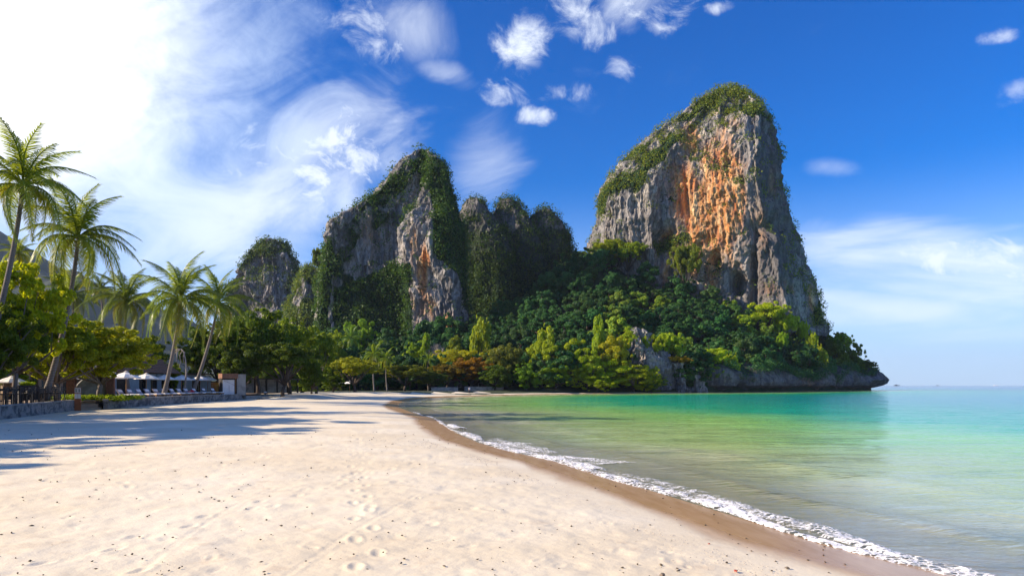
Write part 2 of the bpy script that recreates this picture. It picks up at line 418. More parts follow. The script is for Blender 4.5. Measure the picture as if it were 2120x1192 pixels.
M['foam'] = foam_material()

# ------------------------------------------------------------------ shoreline and land shape (metres)
SHORE = np.array([(300, -500), (60, -80), (20, -15), (10, 0), (7.2, 5), (6.2, 7.2), (5.62, 8.6), (5.25, 9.2), (4.65, 10.5), (3.95, 12.8), (2.85, 16.4), (1.65, 20.6),
                  (0.35, 23.5), (-1.35, 28), (-2.6, 33), (-3.5, 37.5), (-5.3, 47), (-9, 60), (-12.8, 75), (-15.8, 96), (-17.0, 120), (-14.5, 137), (-9.9, 147),
                  (-6.8, 153), (-1.0, 164), (5, 174), (19, 189), (42, 203), (65, 217), (100, 249), (135, 285), (166, 318), (182, 338), (170, 385), (110, 420),
                  (20, 460), (-300, 700), (-1200, 1800), (-8000, 6000)], float)
POLY = np.vstack([SHORE, [(-9000, -6000), (300, -6000)]])
def signed_shore(x, y):
    """distance to the shoreline, positive on land"""
    p = np.stack([x, y], -1); best = np.full(x.shape, 1e18)
    for a, b in zip(SHORE[:-1], SHORE[1:]):
        d = b - a; t = np.clip(((p - a) @ d) / (d @ d), 0, 1); q = p - (a + t[..., None] * d)
        best = np.minimum(best, (q ** 2).sum(-1))
    inside = np.zeros(x.shape, bool)
    for (x1, y1), (x2, y2) in zip(POLY, np.roll(POLY, -1, 0)):
        c = ((y1 > y) != (y2 > y)); 
        if y1 != y2: inside ^= c & (x < (x2 - x1) * (y - y1) / (y2 - y1) + x1)
    return np.where(inside, 1, -1) * np.sqrt(best)
def ground_z(x, y, s):
    land = 0.36 * (1 - np.exp(-np.maximum(s, 0) / 3.2)) + 0.5 * ss(s, 11, 17) * ss(y, 88, 108)
    sea = -np.minimum(0.055 * np.maximum(-s, 0), 9)
    return np.where(s > 0, land, sea)
def gz(x, y):
    X = np.array([float(x)]); Y = np.array([float(y)]); s = signed_shore(X, Y)
    return float(ground_z(X, Y, s)[0])

def polar_xy(n_in, n_out, radii):
    a = np.concatenate([np.linspace(-42, 42, n_in), np.linspace(42, 318, n_out)[1:-1]]) * math.pi / 180
    A, Rr = np.meshgrid(a, radii, indexing='ij')
    return Rr * np.sin(A), Rr * np.cos(A), len(a), len(radii)
def build_ground():
    radii = np.concatenate([[0.01, 2.0], 1 / np.linspace(1 / 4.2, 1 / 60, 420), 60 * (9000 / 60) ** (np.linspace(0, 1, 110)[1:])])
    x, y, na, nr = polar_xy(620, 60, radii)
    s = signed_shore(x, y); z = ground_z(x, y, s)
    r = np.hypot(x, y); near = ss(r, 90, 20)
    dry = ss(s, 1.8, 3.2)
    z = z + dry * near * (0.030 * fbm(stackp(x * 0.5, y * 0.5, 0 * x), 4) + 0.016 * fbm(stackp(x * 3, y * 3, 0 * x + 5), 3))
    # footprints and scuffs: shallow pits with a raised rim
    rs = np.random.RandomState(3)
    pits = []
    for _ in range(330):
        py = 5.0 + 22 * rs.rand() ** 1.4; px = (rs.rand() * 1.5 - 0.8) * py
        pits.append((px, py, rs.uniform(0.06, 0.15), rs.uniform(0.004, 0.016), rs.rand() * 3.14))
    # two walking tracks
    for (ax, ay, bx, by) in ((-6, 5, -1.5, 24), (-1, 5, -7, 30)):
        L = math.hypot(bx - ax, by - ay); n = int(L / 0.7)
        for k in range(n):
            t = k / n; sd = 0.13 if k % 2 else -0.13
            pits.append((ax + (bx - ax) * t + sd + rs.normal(0, .03), ay + (by - ay) * t, 0.12, 0.014, math.atan2(bx - ax, by - ay)))
    flat = np.stack([x.ravel(), y.ravel()], -1); zf = z.ravel().copy(); df = dry.ravel()
    cell = {}
    sel = np.where((flat[:, 1] > 3) & (flat[:, 1] < 32) & (np.abs(flat[:, 0]) < 25))[0]
    order = sel[np.argsort(flat[sel, 1])]; ys = flat[order, 1]
    for (px, py, rr, dp, an) in pits:
        a, b = np.searchsorted(ys, [py - 0.5, py + 0.5]); idx = order[a:b]
        dx = flat[idx, 0] - px; dy = flat[idx, 1] - py
        m = np.abs(dx) < 0.5; idx = idx[m]; dx = dx[m]; dy = dy[m]
        u = dx * math.cos(an) - dy * math.sin(an); v = dx * math.sin(an) + dy * math.cos(an)
        q = (u / rr * 1.6) ** 2 + (v / rr * 0.8) ** 2
        zf[idx] += df[idx] * dp * (-np.exp(-q * 1.5) + 0.55 * np.exp(-(np.sqrt(q) - 1.35) ** 2 * 5))
    # long drag marks
    for (ax, ay, bx, by) in ((-3.9, 5, -4.6, 14), (-2.2, 5, -2.0, 13)):
        d = np.array([bx - ax, by - ay]); L = np.hypot(*d); d /= L
        rel = flat - np.array([ax, ay]); t = rel @ d; w = rel @ np.array([-d[1], d[0]]) + 0.35 * np.sin(t * 0.35 + ax)
        zf += np.where((t > 0) & (t < L), df * 0.0018 * (np.exp(-((np.abs(w) - 0.07) / 0.03) ** 2) - np.exp(-(w / 0.045) ** 2)), 0)
    me = make_mesh('ground', np.stack([x.ravel(), y.ravel(), zf], -1), grid_faces(na, nr, True), [M['sand']], True, {'shore': s})
    tag(add('ground', me), kind='structure')
    return flat, zf
build_ground()

def swell(x, y, s):
    d = -s
    w = 0.055 * np.exp(-((d - 2.6 - 0.6 * fbm(stackp(x * 0.2, y * 0.2, 0 * x), 3)) / 0.45) ** 2)
    w += 0.045 * np.exp(-((d - 6.0 - 1.2 * fbm(stackp(x * 0.12, y * 0.12, 0 * x + 3), 3)) / 0.7) ** 2)
    w += 0.05 * fbm(stackp(x * 0.25, y * 0.6, 0 * x + 9), 3) * ss(d, 1.0, 8.0)
    return w * ss(d, 0.2, 1.5)
def build_sea():
    radii = np.concatenate([1 / np.linspace(1 / 5.0, 1 / 120, 420), 120 * (9500 / 120) ** (np.linspace(0, 1, 60)[1:])])
    a = np.concatenate([np.linspace(-25, 42, 420), np.linspace(42, 175, 24)[1:]]) * math.pi / 180
    A, Rr = np.meshgrid(a, radii, indexing='ij'); x = Rr * np.sin(A); y = Rr * np.cos(A)
    s = signed_shore(x, y)
    z = swell(x, y, s)
    me = make_mesh('sea', np.stack([x, y, z], -1), grid_faces(len(a), len(radii)), [M['water']], True, {'shore': s})
    # keep only the part over water
    import bmesh
    keep = s.ravel() < 0.25
    bm = bmesh.new(); bm.from_mesh(me); bm.verts.ensure_lookup_table()
    bmesh.ops.delete(bm, geom=[v for v in bm.verts if not keep[v.index]], context='VERTS')
    bm.to_mesh(me); bm.free()
    tag(add('sea', me), kind='structure')
build_sea()

def resample(pts, step):
    pts = np.asarray(pts, float); seg = np.hypot(*np.diff(pts, axis=0).T); L = np.concatenate([[0], np.cumsum(seg)])
    t = np.arange(0, L[-1], step); return np.stack([np.interp(t, L, pts[:, 0]), np.interp(t, L, pts[:, 1])], -1), t
def smooth_path(pts, k=40, n=2):
    for _ in range(n):
        pad = np.vstack([np.repeat(pts[:1], k, 0), pts, np.repeat(pts[-1:], k, 0)])
        c = np.cumsum(np.vstack([[0, 0], pad]), 0); pts = (c[2 * k + 1:] - c[:-2 * k - 1]) / (2 * k + 1)
    return pts
def foam_strip(y0, y1, off, width, hgt, step=0.05, density=0.3, seed=0):
    idx = [i for i in range(len(SHORE)) if y0 - 6 < SHORE[i, 1] < y1 + 12 and SHORE[i, 0] < 30]
    pts, t = resample(SHORE[idx[0]:idx[-1] + 1], step); pts = smooth_path(pts, int(1.2 / step), 2)
    m = (pts[:, 1] > y0) & (pts[:, 1] < y1); pts = pts[m]; t = t[m]
    tan = np.gradient(pts, axis=0); tan /= np.hypot(*tan.T)[:, None] + 1e-9
    nrm = np.stack([tan[:, 1], -tan[:, 0]], -1)                     # towards the sea
    nw = 22; W = np.linspace(0, 1, nw)
    T = t[:, None] + 0 * W; wob = off + 0.28 * fbm(stackp(T * 0.22, 0 * T, 0 * T + seed), 4)
    wid = width * (0.85 + 0.75 * fbm(stackp(T * 0.3, 0 * T + 4, 0 * T + seed), 4))
    dist = wob + W[None, :] * np.maximum(wid, 0.08)
    x = pts[:, 0, None] + nrm[:, 0, None] * dist; y = pts[:, 1, None] + nrm[:, 1, None] * dist
    prof = np.sin(np.pi * W) ** 0.6
    lump = fbm(stackp(x * 6, y * 6, 0 * x + seed), 4)
    z = 0.012 + hgt * prof[None, :] * (0.65 + 0.9 * lump)
    z = np.maximum(z, 0.004) + swell(x, y, -dist)
    e = density + 0.30 * np.clip(prof[None, :], 0, 1) * (1 - 0.55 * W[None, :]) + 0 * x
    e = e + 0.30 * fbm(stackp(x * 0.9, y * 0.9, 0 * x + seed), 4) + 0.16 * fbm(stackp(x * 3.5, y * 3.5, 0 * x + seed), 3)
    e = e - 0.5 * (W[None, :] > 0.97) - 0.15 * (W[None, :] < 0.03)
    return stackp(x, y, z).reshape(-1, 3), grid_faces(len(t), nw), e.ravel()
def build_foam():
    Vs, Qs, Es, n = [], [], [], 0
    for args in ((7.0, 21.0, -0.12, 0.55, 0.045, 0.03, 0.34, 0), (5.5, 14.0, 0.18, 0.9, 0.05, 0.03, 0.22, 5),
                 (19.0, 34.0, 0.0, 0.75, 0.05, 0.05, 0.30, 9), (20.0, 30.0, 0.5, 1.5, 0.03, 0.06, 0.12, 14), (37.0, 41.0, 0.15, 0.6, 0.06, 0.06, 0.3, 21),
                 (30, 60.0, 0.0, 0.3, 0.03, 0.1, 0.18, 31), (12.5, 20.0, 0.35, 0.6, 0.03, 0.04, 0.05, 41)):
        V, Q, E = foam_strip(*args[:5], step=args[5], density=args[6], seed=args[7])
        Vs.append(V); Qs.append(Q + n); Es.append(E); n += len(V)
    o = add('sea_foam', make_mesh('sea_foam', np.vstack(Vs), np.vstack(Qs), [M['foam']], True, {'edge': np.concatenate(Es)}))
    tag(o, 'white wave foam washing along the edge of the wet sand', 'foam', kind='stuff')
build_foam()

# ------------------------------------------------------------------ leaf clouds
def leaf_quads(pos, nrm, size, aspect=0.55, rs=np.random):
    """diamond shaped leaves, one quad each"""
    n = len(pos); nrm = nrm + rs.normal(0, 0.55, (n, 3)); nrm /= np.linalg.norm(nrm, axis=1)[:, None] + 1e-9
    a = rs.normal(0, 1, (n, 3)); a -= (a * nrm).sum(1)[:, None] * nrm; a /= np.linalg.norm(a, axis=1)[:, None] + 1e-9
    b = np.cross(nrm, a); s = (size * rs.uniform(0.65, 1.35, n))[:, None]
    v = np.stack([pos - a * s * 0.5, pos + b * s * aspect * 0.5, pos + a * s * 0.5 - nrm * s * 0.1, pos - b * s * aspect * 0.5], 1)
    return v.reshape(-1, 3), np.arange(n * 4).reshape(-1, 4)
def sphere_pts(n, rs, up=0.15):
    v = rs.normal(0, 1, (n, 3)); v[:, 2] += up; return v / np.linalg.norm(v, axis=1)[:, None]
def blob_leaves(centres, radii, per, size, rs, flat=0.75, aspect=0.6):
    """leaves spread through the outer shell of many small clumps"""
    P_, N_ = [], []
    for c, r in zip(centres, radii):
        k = max(4, int(per * (r / np.mean(radii)) ** 2))
        d = sphere_pts(k, rs, 0.25); rr = r * (0.55 + 0.5 * rs.rand(k) ** 0.6)
        q = d * rr[:, None]; q[:, 2] *= flat
        P_.append(q + c); nn = d.copy(); nn[:, 2] += 0.35; N_.append(nn)
    p = np.vstack(P_); return leaf_quads(p, np.vstack(N_), np.full(len(p), size), aspect, rs)

def unit_crown(seed, nblob, per, leaf, form='round', rr=(0.09, 0.17)):
    """crown of a tree one unit tall and one unit wide; returns verts, faces, clump centres"""
    rs = np.random.RandomState(seed); C, Rr = [], []
    z0 = {'round': 0.62, 'flat': 0.72, 'full': 0.5, 'column': 0.55}[form]
    hz = {'round': 0.34, 'flat': 0.24, 'full': 0.48, 'column': 0.46}[form]
    for k in range(nblob):
        d = sphere_pts(1, rs, 0.2)[0]; q = rs.rand() ** 0.4
        r = rs.uniform(*rr) * (0.9 if form != 'column' else 1.3)
        c = np.array([d[0] * 0.40 * q, d[1] * 0.40 * q, z0 + d[2] * (hz - r * 0.6) * q])
        C.append(c); Rr.append(r)
    # a few stray outer sprays break up the outline
    for k in range(nblob // 2):
        d = sphere_pts(1, rs, 0.1)[0]
        C.append(np.array([d[0] * 0.5, d[1] * 0.5, z0 + d[2] * hz])); Rr.append(rs.uniform(0.03, 0.065))
    V, Q = blob_leaves(C, Rr, per, leaf, rs, 0.7)
    return V, Q, np.array(C), np.array(Rr)
def trunk_mb(C, seed, r0=0.028, fork=0.22, nl=7, lean=0.0):
    rs = random.Random(seed); mb = MB()
    top = Vector((lean + rs.uniform(-.03, .03), rs.uniform(-.03, .03), fork))
    mb.tube([(0, 0, -0.03), (lean * 0.3, 0, fork * 0.5), top], [r0 * 1.35, r0, r0 * 0.85], 8)
    idx = list(range(len(C))); rs.shuffle(idx)
    for i in idx[:nl]:
        c = Vector(C[i]); m = top.lerp(c, 0.5) + Vector((rs.uniform(-.04, .04), rs.uniform(-.04, .04), -0.03 + rs.uniform(-.02, .02)))
        mb.tube([top - Vector((0, 0, 0.03)), m, c], [r0 * 0.6, r0 * 0.38, r0 * 0.12], 6)
        for j in range(2):
            q = m.lerp(c, 0.5); e = Vector(C[rs.choice(idx)])
            if (e - q).length < 0.45: mb.tube([q, q.lerp(e, 0.5) + Vector((0, 0, 0.02)), e], [r0 * 0.25, r0 * 0.15, r0 * 0.05], 5)
    return mb
CROWN = {}
def make_variants(key, seeds, nblob, per, leaf, form, mat, bark='dark_bark', rr=(0.09, 0.17), **kw):
    L = []
    for sd in seeds:
        V, Q, C, Rr = unit_crown(sd, nblob, per, leaf, form, rr)
        L.append((make_mesh('crown_' + key, V, Q, [M[mat]], False), trunk_mb(C, sd, **kw).mesh('trunk_' + key, M[bark], True)))
    CROWN[key] = L
make_variants('jungle', range(8), 30, 330, 0.042, 'full', 'jungle', fork=0.3)
make_variants('belt', range(20, 26), 60, 190, 0.032, 'round', 'leaf', rr=(0.06, 0.13), fork=0.2, nl=10)
make_variants('belt_full', range(60, 64), 64, 190, 0.034, 'full', 'leaf', rr=(0.06, 0.13), fork=0.15, nl=9)
make_variants('flat', range(30, 33), 56, 180, 0.032, 'flat', 'leaf', rr=(0.06, 0.13), fork=0.22, nl=12, r0=0.024)
make_variants('near', range(40, 43), 105, 170, 0.030, 'round', 'leaf', bark='bark', rr=(0.045, 0.105), fork=0.24, nl=16, r0=0.022)
make_variants('column', range(50, 53), 18, 130, 0.07, 'column', 'leaf', fork=0.3)

def tree(px, top, wpx, Y, key, tint, label, name='broadleaf_tree', group=None, zb=None, hpx=None, var=None, rz=None, cat='tree', dx=0):
    """tree whose crown tops out at photo height `top`; Y is its distance in metres"""
    X = XatY(px, Y); zt = CZ + (HY - top) / F * Y
    if zb is None: zb = float(hill_z(X, Y))
    w = wpx / F * Y; h = max(zt - zb, 1.5)
    rz = random.uniform(0, 6.28) if rz is None else rz
    t = thing(name, label, cat, (X, Y, zb), rz, group, (w, w, h))
    L = CROWN[key]; cr, tr = L[random.randrange(len(L)) if var is None else var % len(L)]
    c = add('crown', cr, t); c.color = (tint[0], tint[1], tint[2], 1); add('trunk', tr, t)
    return t

# ------------------------------------------------------------------ hillside under the jungle
_bx = np.array([-200, -120, -90, -40, -10, 5, 20, 40, 70, 100, 130, 144, 158, 168, 180, 260], float)
_bz = np.array([3, 5, 8, 12, 22, 34, 50, 64, 56, 48, 40, 36, 27, 19, 12, 0], float)
_sm = np.array([90, 90, 80, 80, 95, 100, 100, 95, 76, 50, 36, 30, 16, 9, 7, 7], float)
def hill_arr(x, y):
    s = signed_shore(x, y)
    b = np.interp(x, _bx, _bz); sm = np.interp(x, _bx, _sm)
    t = np.clip((s - 3) / sm, 0, 1); t = np.where(t < 1, t * (0.45 + 0.55 * t), t)
    foot = 5.5 * ss(x, 45, 75) * ss(s, 0.5, 5)
    z = foot + (b - foot * ss(b, 3, 20)) * t + 1.2 * fbm(stackp(x * 0.06, y * 0.06, 0 * x), 3) * ss(t, 0, 0.2)
    g = ground_z(x, y, s)
    back = np.maximum(ss(x, -10, 20), ss(y, 200, 250)); z = g + (z - g) * back
    return np.where((y > 150) & (s > 2), np.maximum(z, g - 0.2), g - 0.3)
def hill_z(x, y):
    X = np.array([float(x)]); Y = np.array([float(y)])
    return float(max(hill_arr(X, Y)[0], gz(x, y) - 0.05))
def build_hill():
    xs = np.linspace(-230, 185, 240); ys = np.linspace(150, 440, 160); X, Y = np.meshgrid(xs, ys, indexing='ij')
    Z = hill_arr(X, Y)
    tag(add('hillside', make_mesh('hillside', stackp(X, Y, Z).reshape(-1, 3), grid_faces(len(xs), len(ys)), [M['soil']], True)), kind='structure')
build_hill()

# ------------------------------------------------------------------ limestone cliffs
def in_poly(px, py, poly):
    r = np.zeros(px.shape, bool); P2 = np.array(poly, float)
    for (x1, y1), (x2, y2) in zip(P2, np.roll(P2, -1, 0)):
        if y1 != y2: r ^= ((y1 > py) != (y2 > py)) & (px < (x2 - x1) * (py - y1) / (y2 - y1) + x1)
    return r
def cliff(name, rows, Yc, prof, D, nu=330, nz=300, amp=1.0, rust=(), moss=(), seed=0, back=0.7, veg_leaf=0.75, veg=True, top_veg=0.5, density=1.0, bottom=None, tint=(1, 1, 1), vlabel='', bush=1.6, fs=1.0, shade_stain=(), pits=()):
    """rows: (photo y, left x, right x) of the outline at distance Yc; prof: how far the face stands out across its width"""
    rows = np.array(rows, float); scale = Yc / F
    zt = CZ + (HY - rows[:, 0]) * scale; xl = (rows[:, 1] - HX) * scale; xr = (rows[:, 2] - HX) * scale
    z = np.linspace(zt[-1] if bottom is None else bottom, zt[0], nz)
    XL = np.interp(z, zt[::-1], xl[::-1]); XR = np.interp(z, zt[::-1], xr[::-1])
    k = 3
    half = (XR - XL) / 2; cx = (XR + XL) / 2
    prof = np.array(prof, float)
    uf = np.sin(np.linspace(-1, 1, nu) * math.pi / 2) * 0.5 + np.linspace(-1, 1, nu) * 0.5
    nb = nu // 4; ub = np.cos(np.linspace(0, math.pi, nb + 2)[1:-1])
    ff = -np.interp(uf, prof[:, 0], prof[:, 1]); fb = back * np.sqrt(1 - ub ** 2)
    u = np.concatenate([uf, ub]); f = np.concatenate([ff, fb])
    Dz = D * np.minimum(1, half / (half.max() * 0.85)) ** 0.8
    x = cx[None, :] + half[None, :] * u[:, None]; y = Yc + Dz[None, :] * f[:, None]; Z = z[None, :] + 0 * x
    # outward direction in plan
    dxu = np.gradient(x, axis=0); dyu = np.gradient(y, axis=0); L = np.hypot(dxu, dyu) + 1e-6
    nx, ny = dyu / L, -dxu / L
    k5 = 9
    def sm(a): 
        pad = np.concatenate([a[-k5:], a, a[:k5]], 0); c = np.cumsum(np.concatenate([0 * pad[:1], pad], 0), 0); return (c[2 * k5 + 1:] - c[:-2 * k5 - 1]) / (2 * k5 + 1)
    nx, ny = sm(nx), sm(ny); L = np.hypot(nx, ny) + 1e-6; nx /= L; ny /= L
    o = seed * 31.7
    a = amp; xk, yk, Zk = x * fs, y * fs, Z * fs
    wx = 9 * fbm(stackp(xk * 0.03, yk * 0.03, Zk * 0.03 + 40), 3)
    d = 3.6 * fbm(stackp(xk * 0.04 + o + wx * .05, yk * 0.04, Zk * 0.022), 4, ridged=True) + 1.9 * fbm(stackp((xk + wx) * 0.12 + o, yk * 0.12, Zk * 0.05), 5, 0.55, True)
    d += 0.9 * fbm(stackp((xk + wx) * 0.4 + o, yk * 0.4, Zk * 0.13), 5, 0.6, True) + 1.3 * fbm(stackp(xk * 0.16 + o, yk * 0.16, Zk * 0.12 + 60), 4, 0.6) + 0.7 * fbm(stackp(xk * 0.9 + o, yk * 0.9, Zk * 0.5), 4, 0.6)
    # overhangs and ledges
    led = fbm(stackp(xk * 0.035 + o, yk * 0.035, Zk * 0.07), 4); d += 1.8 * np.sign(led) * np.abs(led) ** 0.7
    d -= 2.0
    d *= a * np.clip(half / (9.0 / fs), 0.15, 1)[None, :]
    for (bx, by, rx, ry, kk) in pits:
        d = d - kk * np.exp(-(((HX + F * x / y) - bx + 6 * led) / rx) ** 2 - (((HY - F * (Z - CZ) / y) - by + 8 * led) / ry) ** 2)
    x2 = x + nx * d; y2 = y + ny * d
    Z2 = Z + a * (1.6 * fbm(stackp(xk * 0.25 + o, yk * 0.25, Zk * 0.25 + 5), 4)) * np.clip((Z - z[0]) / 10, 0, 1)
    Pm = stackp(x2, y2, Z2)
    if fs != 1: pass
    px = HX + F * x2 / y2; py = HY - F * (Z2 - CZ) / y2
    ru = np.zeros(x.shape)
    for (bx, by, rx, ry, kk) in rust: ru = np.maximum(ru, kk * np.exp(-((px - bx) / rx) ** 2 - ((py - by) / ry) ** 2))
    shd = np.zeros(x.shape)
    for (bx, by, rx, ry, kk) in shade_stain: shd = np.maximum(shd, kk * np.exp(-((px - bx) / rx) ** 2 - ((py - by) / ry) ** 2))  # soft dark blobs that paint shade into the rock colour
    mo = np.zeros(x.shape)
    nfield = fbm(stackp(x * 0.12 + o, y * 0.12, Z * 0.12), 4)
    for poly, kk in moss: mo = np.maximum(mo, np.where(in_poly(px + 10 * nfield, py + 14 * fbm(stackp(x * 0.2, y * 0.2, Z * 0.1 + 9), 3), poly), kk, 0))
    mo = np.where(mo > 1.05, 1.0, mo * np.clip(0.92 + 2.0 * fbm(stackp(x * 0.09 + 3, y * 0.09, Z * 0.11), 4), 0, 1.3))
    # slope: how far the surface faces up
    du = np.gradient(Pm, axis=0); dz = np.gradient(Pm, axis=1); N = np.cross(du, dz); N /= np.linalg.norm(N, axis=-1)[..., None] + 1e-9
    up = N[..., 2]
    topness = np.clip(ss(up, 0.34, 0.62) * top_veg * 2 * (0.6 + nfield), 0, 1)
    cover = np.maximum(mo, topness)
    cap = stackp(cx[-1:], np.array([Yc]), z[-1:] + 0.6)
    me = make_mesh(name, Pm.reshape(-1, 3), grid_faces(len(u), nz, True), [M['rock']], True, {'rust': ru, 'moss': cover * 0.9, 'shade_stain': shd})
    ob = tag(add(name, me), kind='structure')
    if veg:
        rs = np.random.RandomState(seed + 5)
        W = (cover * (np.linalg.norm(np.cross(du, dz), axis=-1))).copy(); W[nu + 2:, :] *= 0.4
        W[:, -3:] = np.maximum(W[:, -3:], 0)
        tot = W.sum(); n = int(tot * 0.30 * density)
        n = min(n, 5200)
        if n > 0:
            pick = rs.choice(W.size, n, p=(W / tot).ravel()); C = Pm.reshape(-1, 3)[pick] + rs.normal(0, 0.5, (n, 3))
            NN = N.reshape(-1, 3)[pick]; C = C + NN * 0.5
            rad = (0.5 + 1.3 * rs.rand(n) ** 2.2) * bush
            V, Q = blob_leaves(C, rad, 17, veg_leaf, rs, 0.9, 0.7)
            vo = add(name.replace('cliff', '') + 'cliff_shrubs' if False else 'cliff_shrubs', make_mesh('cliff_shrubs', V, Q, [M['vine']], False))
            vo.color = (tint[0], tint[1], tint[2], 1)
            tag(vo, vlabel, 'shrubs', kind='stuff')
    return ob

TOWER = [(184, 1500, 1518), (191, 1476, 1526), (200, 1456, 1542), (215, 1432, 1562), (235, 1404, 1582), (262, 1372, 1598), (290, 1334, 1606), (330, 1298, 1612),
         (370, 1262, 1621), (400, 1240, 1625), (430, 1238, 1628), (470, 1230, 1640), (510, 1226, 1650), (560, 1224, 1668), (600, 1224, 1682), (640, 1224, 1694), (700, 1224, 1712)]
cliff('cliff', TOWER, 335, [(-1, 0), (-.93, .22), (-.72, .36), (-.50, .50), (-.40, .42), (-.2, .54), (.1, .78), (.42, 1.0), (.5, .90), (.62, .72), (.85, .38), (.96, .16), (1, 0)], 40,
      nu=460, nz=400, rust=[(1480, 450, 110, 220, .55), (1600, 450, 60, 200, .35), (1440, 470, 26, 120, 1.0), (1420, 400, 40, 90, .9), (1500, 400, 50, 150, 1.0), (1470, 440, 40, 170, .9), (1500, 470, 40, 80, .8), (1430, 290, 25, 40, .9), (1475, 560, 22, 60, 1.0), (1390, 500, 40, 40, .8),
            (1375, 560, 18, 40, .6), (1600, 380, 14, 60, .6), (1575, 480, 40, 120, .5), (1520, 540, 60, 70, .5), (1600, 600, 50, 30, .5), (1680, 620, 12, 40, .7), (1520, 260, 30, 30, .5)],
      moss=[([(1225, 415), (1250, 390), (1320, 315), (1395, 245), (1500, 180), (1560, 200), (1600, 260), (1575, 245), (1520, 232), (1470, 235), (1430, 262), (1400, 292), (1372, 330), (1340, 360),
              (1330, 395), (1290, 410), (1280, 440), (1232, 455)], .95), ([(1380, 490), (1430, 485), (1450, 520), (1440, 540), (1390, 530)], .6),
            ([(1680, 590), (1730, 640), (1740, 720), (1690, 700)], 1.0), ([(1232, 430), (1245, 430), (1240, 540), (1225, 540)], .5)],
      seed=1, top_veg=0.5, shade_stain=[(1610, 420, 55, 240, 1.15), (1570, 600, 90, 70, .8), (1300, 480, 60, 60, .45), (1590, 520, 60, 100, .8)],  # shade painted over the right side, mixed with darker weathered rock
      pits=[(1522, 582, 14, 22, 9), (1476, 530, 12, 14, 7), (1585, 470, 24, 16, 8), (1375, 488, 16, 22, 8), (1560, 560, 8, 60, 7), (1420, 430, 7, 60, 5)], tint=(2.8, 2.1, 1.1), vlabel='yellow-green shrubs growing over the top and left shoulder of the tall orange cliff', bush=1.9)
MID = [(313, 872, 886), (318, 860, 895), (330, 848, 908), (348, 834, 922), (368, 816, 932), (390, 796, 940), (412, 774, 948), (432, 748, 954), (452, 722, 956), (470, 699, 959), (484, 684, 960), (510, 675, 962),
       (540, 668, 965), (600, 665, 970), (650, 662, 975), (760, 658, 980)]
cliff('cliff', MID, 300, [(-1, 0), (-.96, .4), (-.88, .62), (-.6, .60), (-.2, .50), (.12, .38), (.2, .66), (.34, .84), (.62, 1.0), (.82, .98), (.95, .5), (1, 0)], 20,
      nu=460, nz=380, rust=[(875, 560, 14, 60, 1.0), (880, 540, 12, 30, 1.0), (920, 672, 26, 30, .8), (880, 640, 40, 60, .55), (855, 500, 12, 60, .6), (760, 480, 40, 50, .4)],
      moss=[([(655, 500), (685, 500), (690, 560), (680, 640), (700, 760), (655, 760)], 1.2), ([(680, 470), (740, 445), (745, 480), (722, 540), (735, 600), (690, 620)], .85),
            ([(690, 600), (780, 560), (848, 540), (850, 590), (858, 760), (690, 760)], 1.2), ([(790, 430), (835, 420), (830, 480), (790, 500)], .5),
            ([(890, 380), (960, 400), (985, 700), (958, 620), (945, 560), (900, 530)], 1.2), ([(800, 380), (870, 310), (930, 330), (950, 420), (890, 400), (862, 350), (830, 400), (800, 420), (740, 440)], 1.0),
            ([(752, 440), (800, 400), (812, 450), (770, 490)], .7), ([(848, 370), (872, 370), (868, 450), (852, 450)], .6)],
      seed=2, top_veg=0.5, tint=(1.0, 1.25, 1.0), vlabel='dark ivy and shrubs draped over the middle grey cliff', bush=1.7, density=1.15)
for i, (rows, yy, ms) in enumerate((
        ([(411, 972, 990), (416, 962, 1002), (440, 956, 1014), (466, 953, 1034), (500, 950, 1062), (560, 945, 1080), (760, 930, 1090)], 338, .95),
        ([(414, 1038, 1060), (420, 1028, 1072), (445, 1018, 1092), (466, 1004, 1108), (500, 985, 1130), (560, 980, 1150), (760, 970, 1160)], 345, .75),
        ([(434, 1114, 1140), (440, 1100, 1156), (456, 1086, 1170), (486, 1070, 1182), (540, 1060, 1190), (620, 1060, 1194), (760, 1040, 1205)], 350, .8))):
    cliff('cliff', rows, yy, [(-1, 0), (-.8, .5), (-.2, .9), (.3, 1.0), (.75, .7), (1, 0)], 14, nu=220, nz=240, amp=0.7,
          moss=[([(900, 480), (1250, 476), (1250, 760), (900, 760)], ms + .4), ([(900, 400), (1250, 400), (1250, 500), (900, 500)], .55), ([(955, 400), (972, 405), (968, 480), (955, 480)], .9), ([(1060, 410), (1100, 440), (1100, 480), (1075, 480)], .9),  # the overall moss here paints shade onto the sunlit tops
                ([(1120, 430), (1200, 430), (1200, 500), (1140, 500)], 1.0), ([(1090, 430), (1140, 430), (1130, 455), (1095, 460)], .9)],
          seed=3 + i, top_veg=0.9, shade_stain=[(1070, 460, 170, 130, .95)], tint=(1.0, 1.1, 1.0), bush=2.0,  # dark tone and overall moss paint shade onto the sunlit pinnacle tops
          vlabel=('dark shrubs on the leftmost pinnacle behind the middle cliff', 'dark shrubs on the central grey pinnacle behind the middle cliff', 'dark shrubs on the round right-hand pinnacle of the back ridge')[i])
cliff('cliff', [(498, 540, 574), (504, 524, 590), (518, 508, 606), (540, 494, 622), (565, 480, 634), (600, 476, 650), (650, 474, 660), (740, 470, 680)], 470,
      [(-1, 0), (-.85, .5), (-.2, .8), (.3, 1.0), (.75, .6), (1, 0)], 20, nu=260, nz=220, amp=1.6,
      moss=[([(480, 560), (510, 500), (600, 500), (625, 560), (600, 530), (530, 530)], .8), ([(596, 560), (650, 560), (660, 740), (600, 740)], .8)], seed=8, top_veg=0.35, tint=(1.3, 1.3, 1.1), bush=2.6, veg_leaf=1.1,
      vlabel='brownish shrubs capping the small pale cliff at the far left')
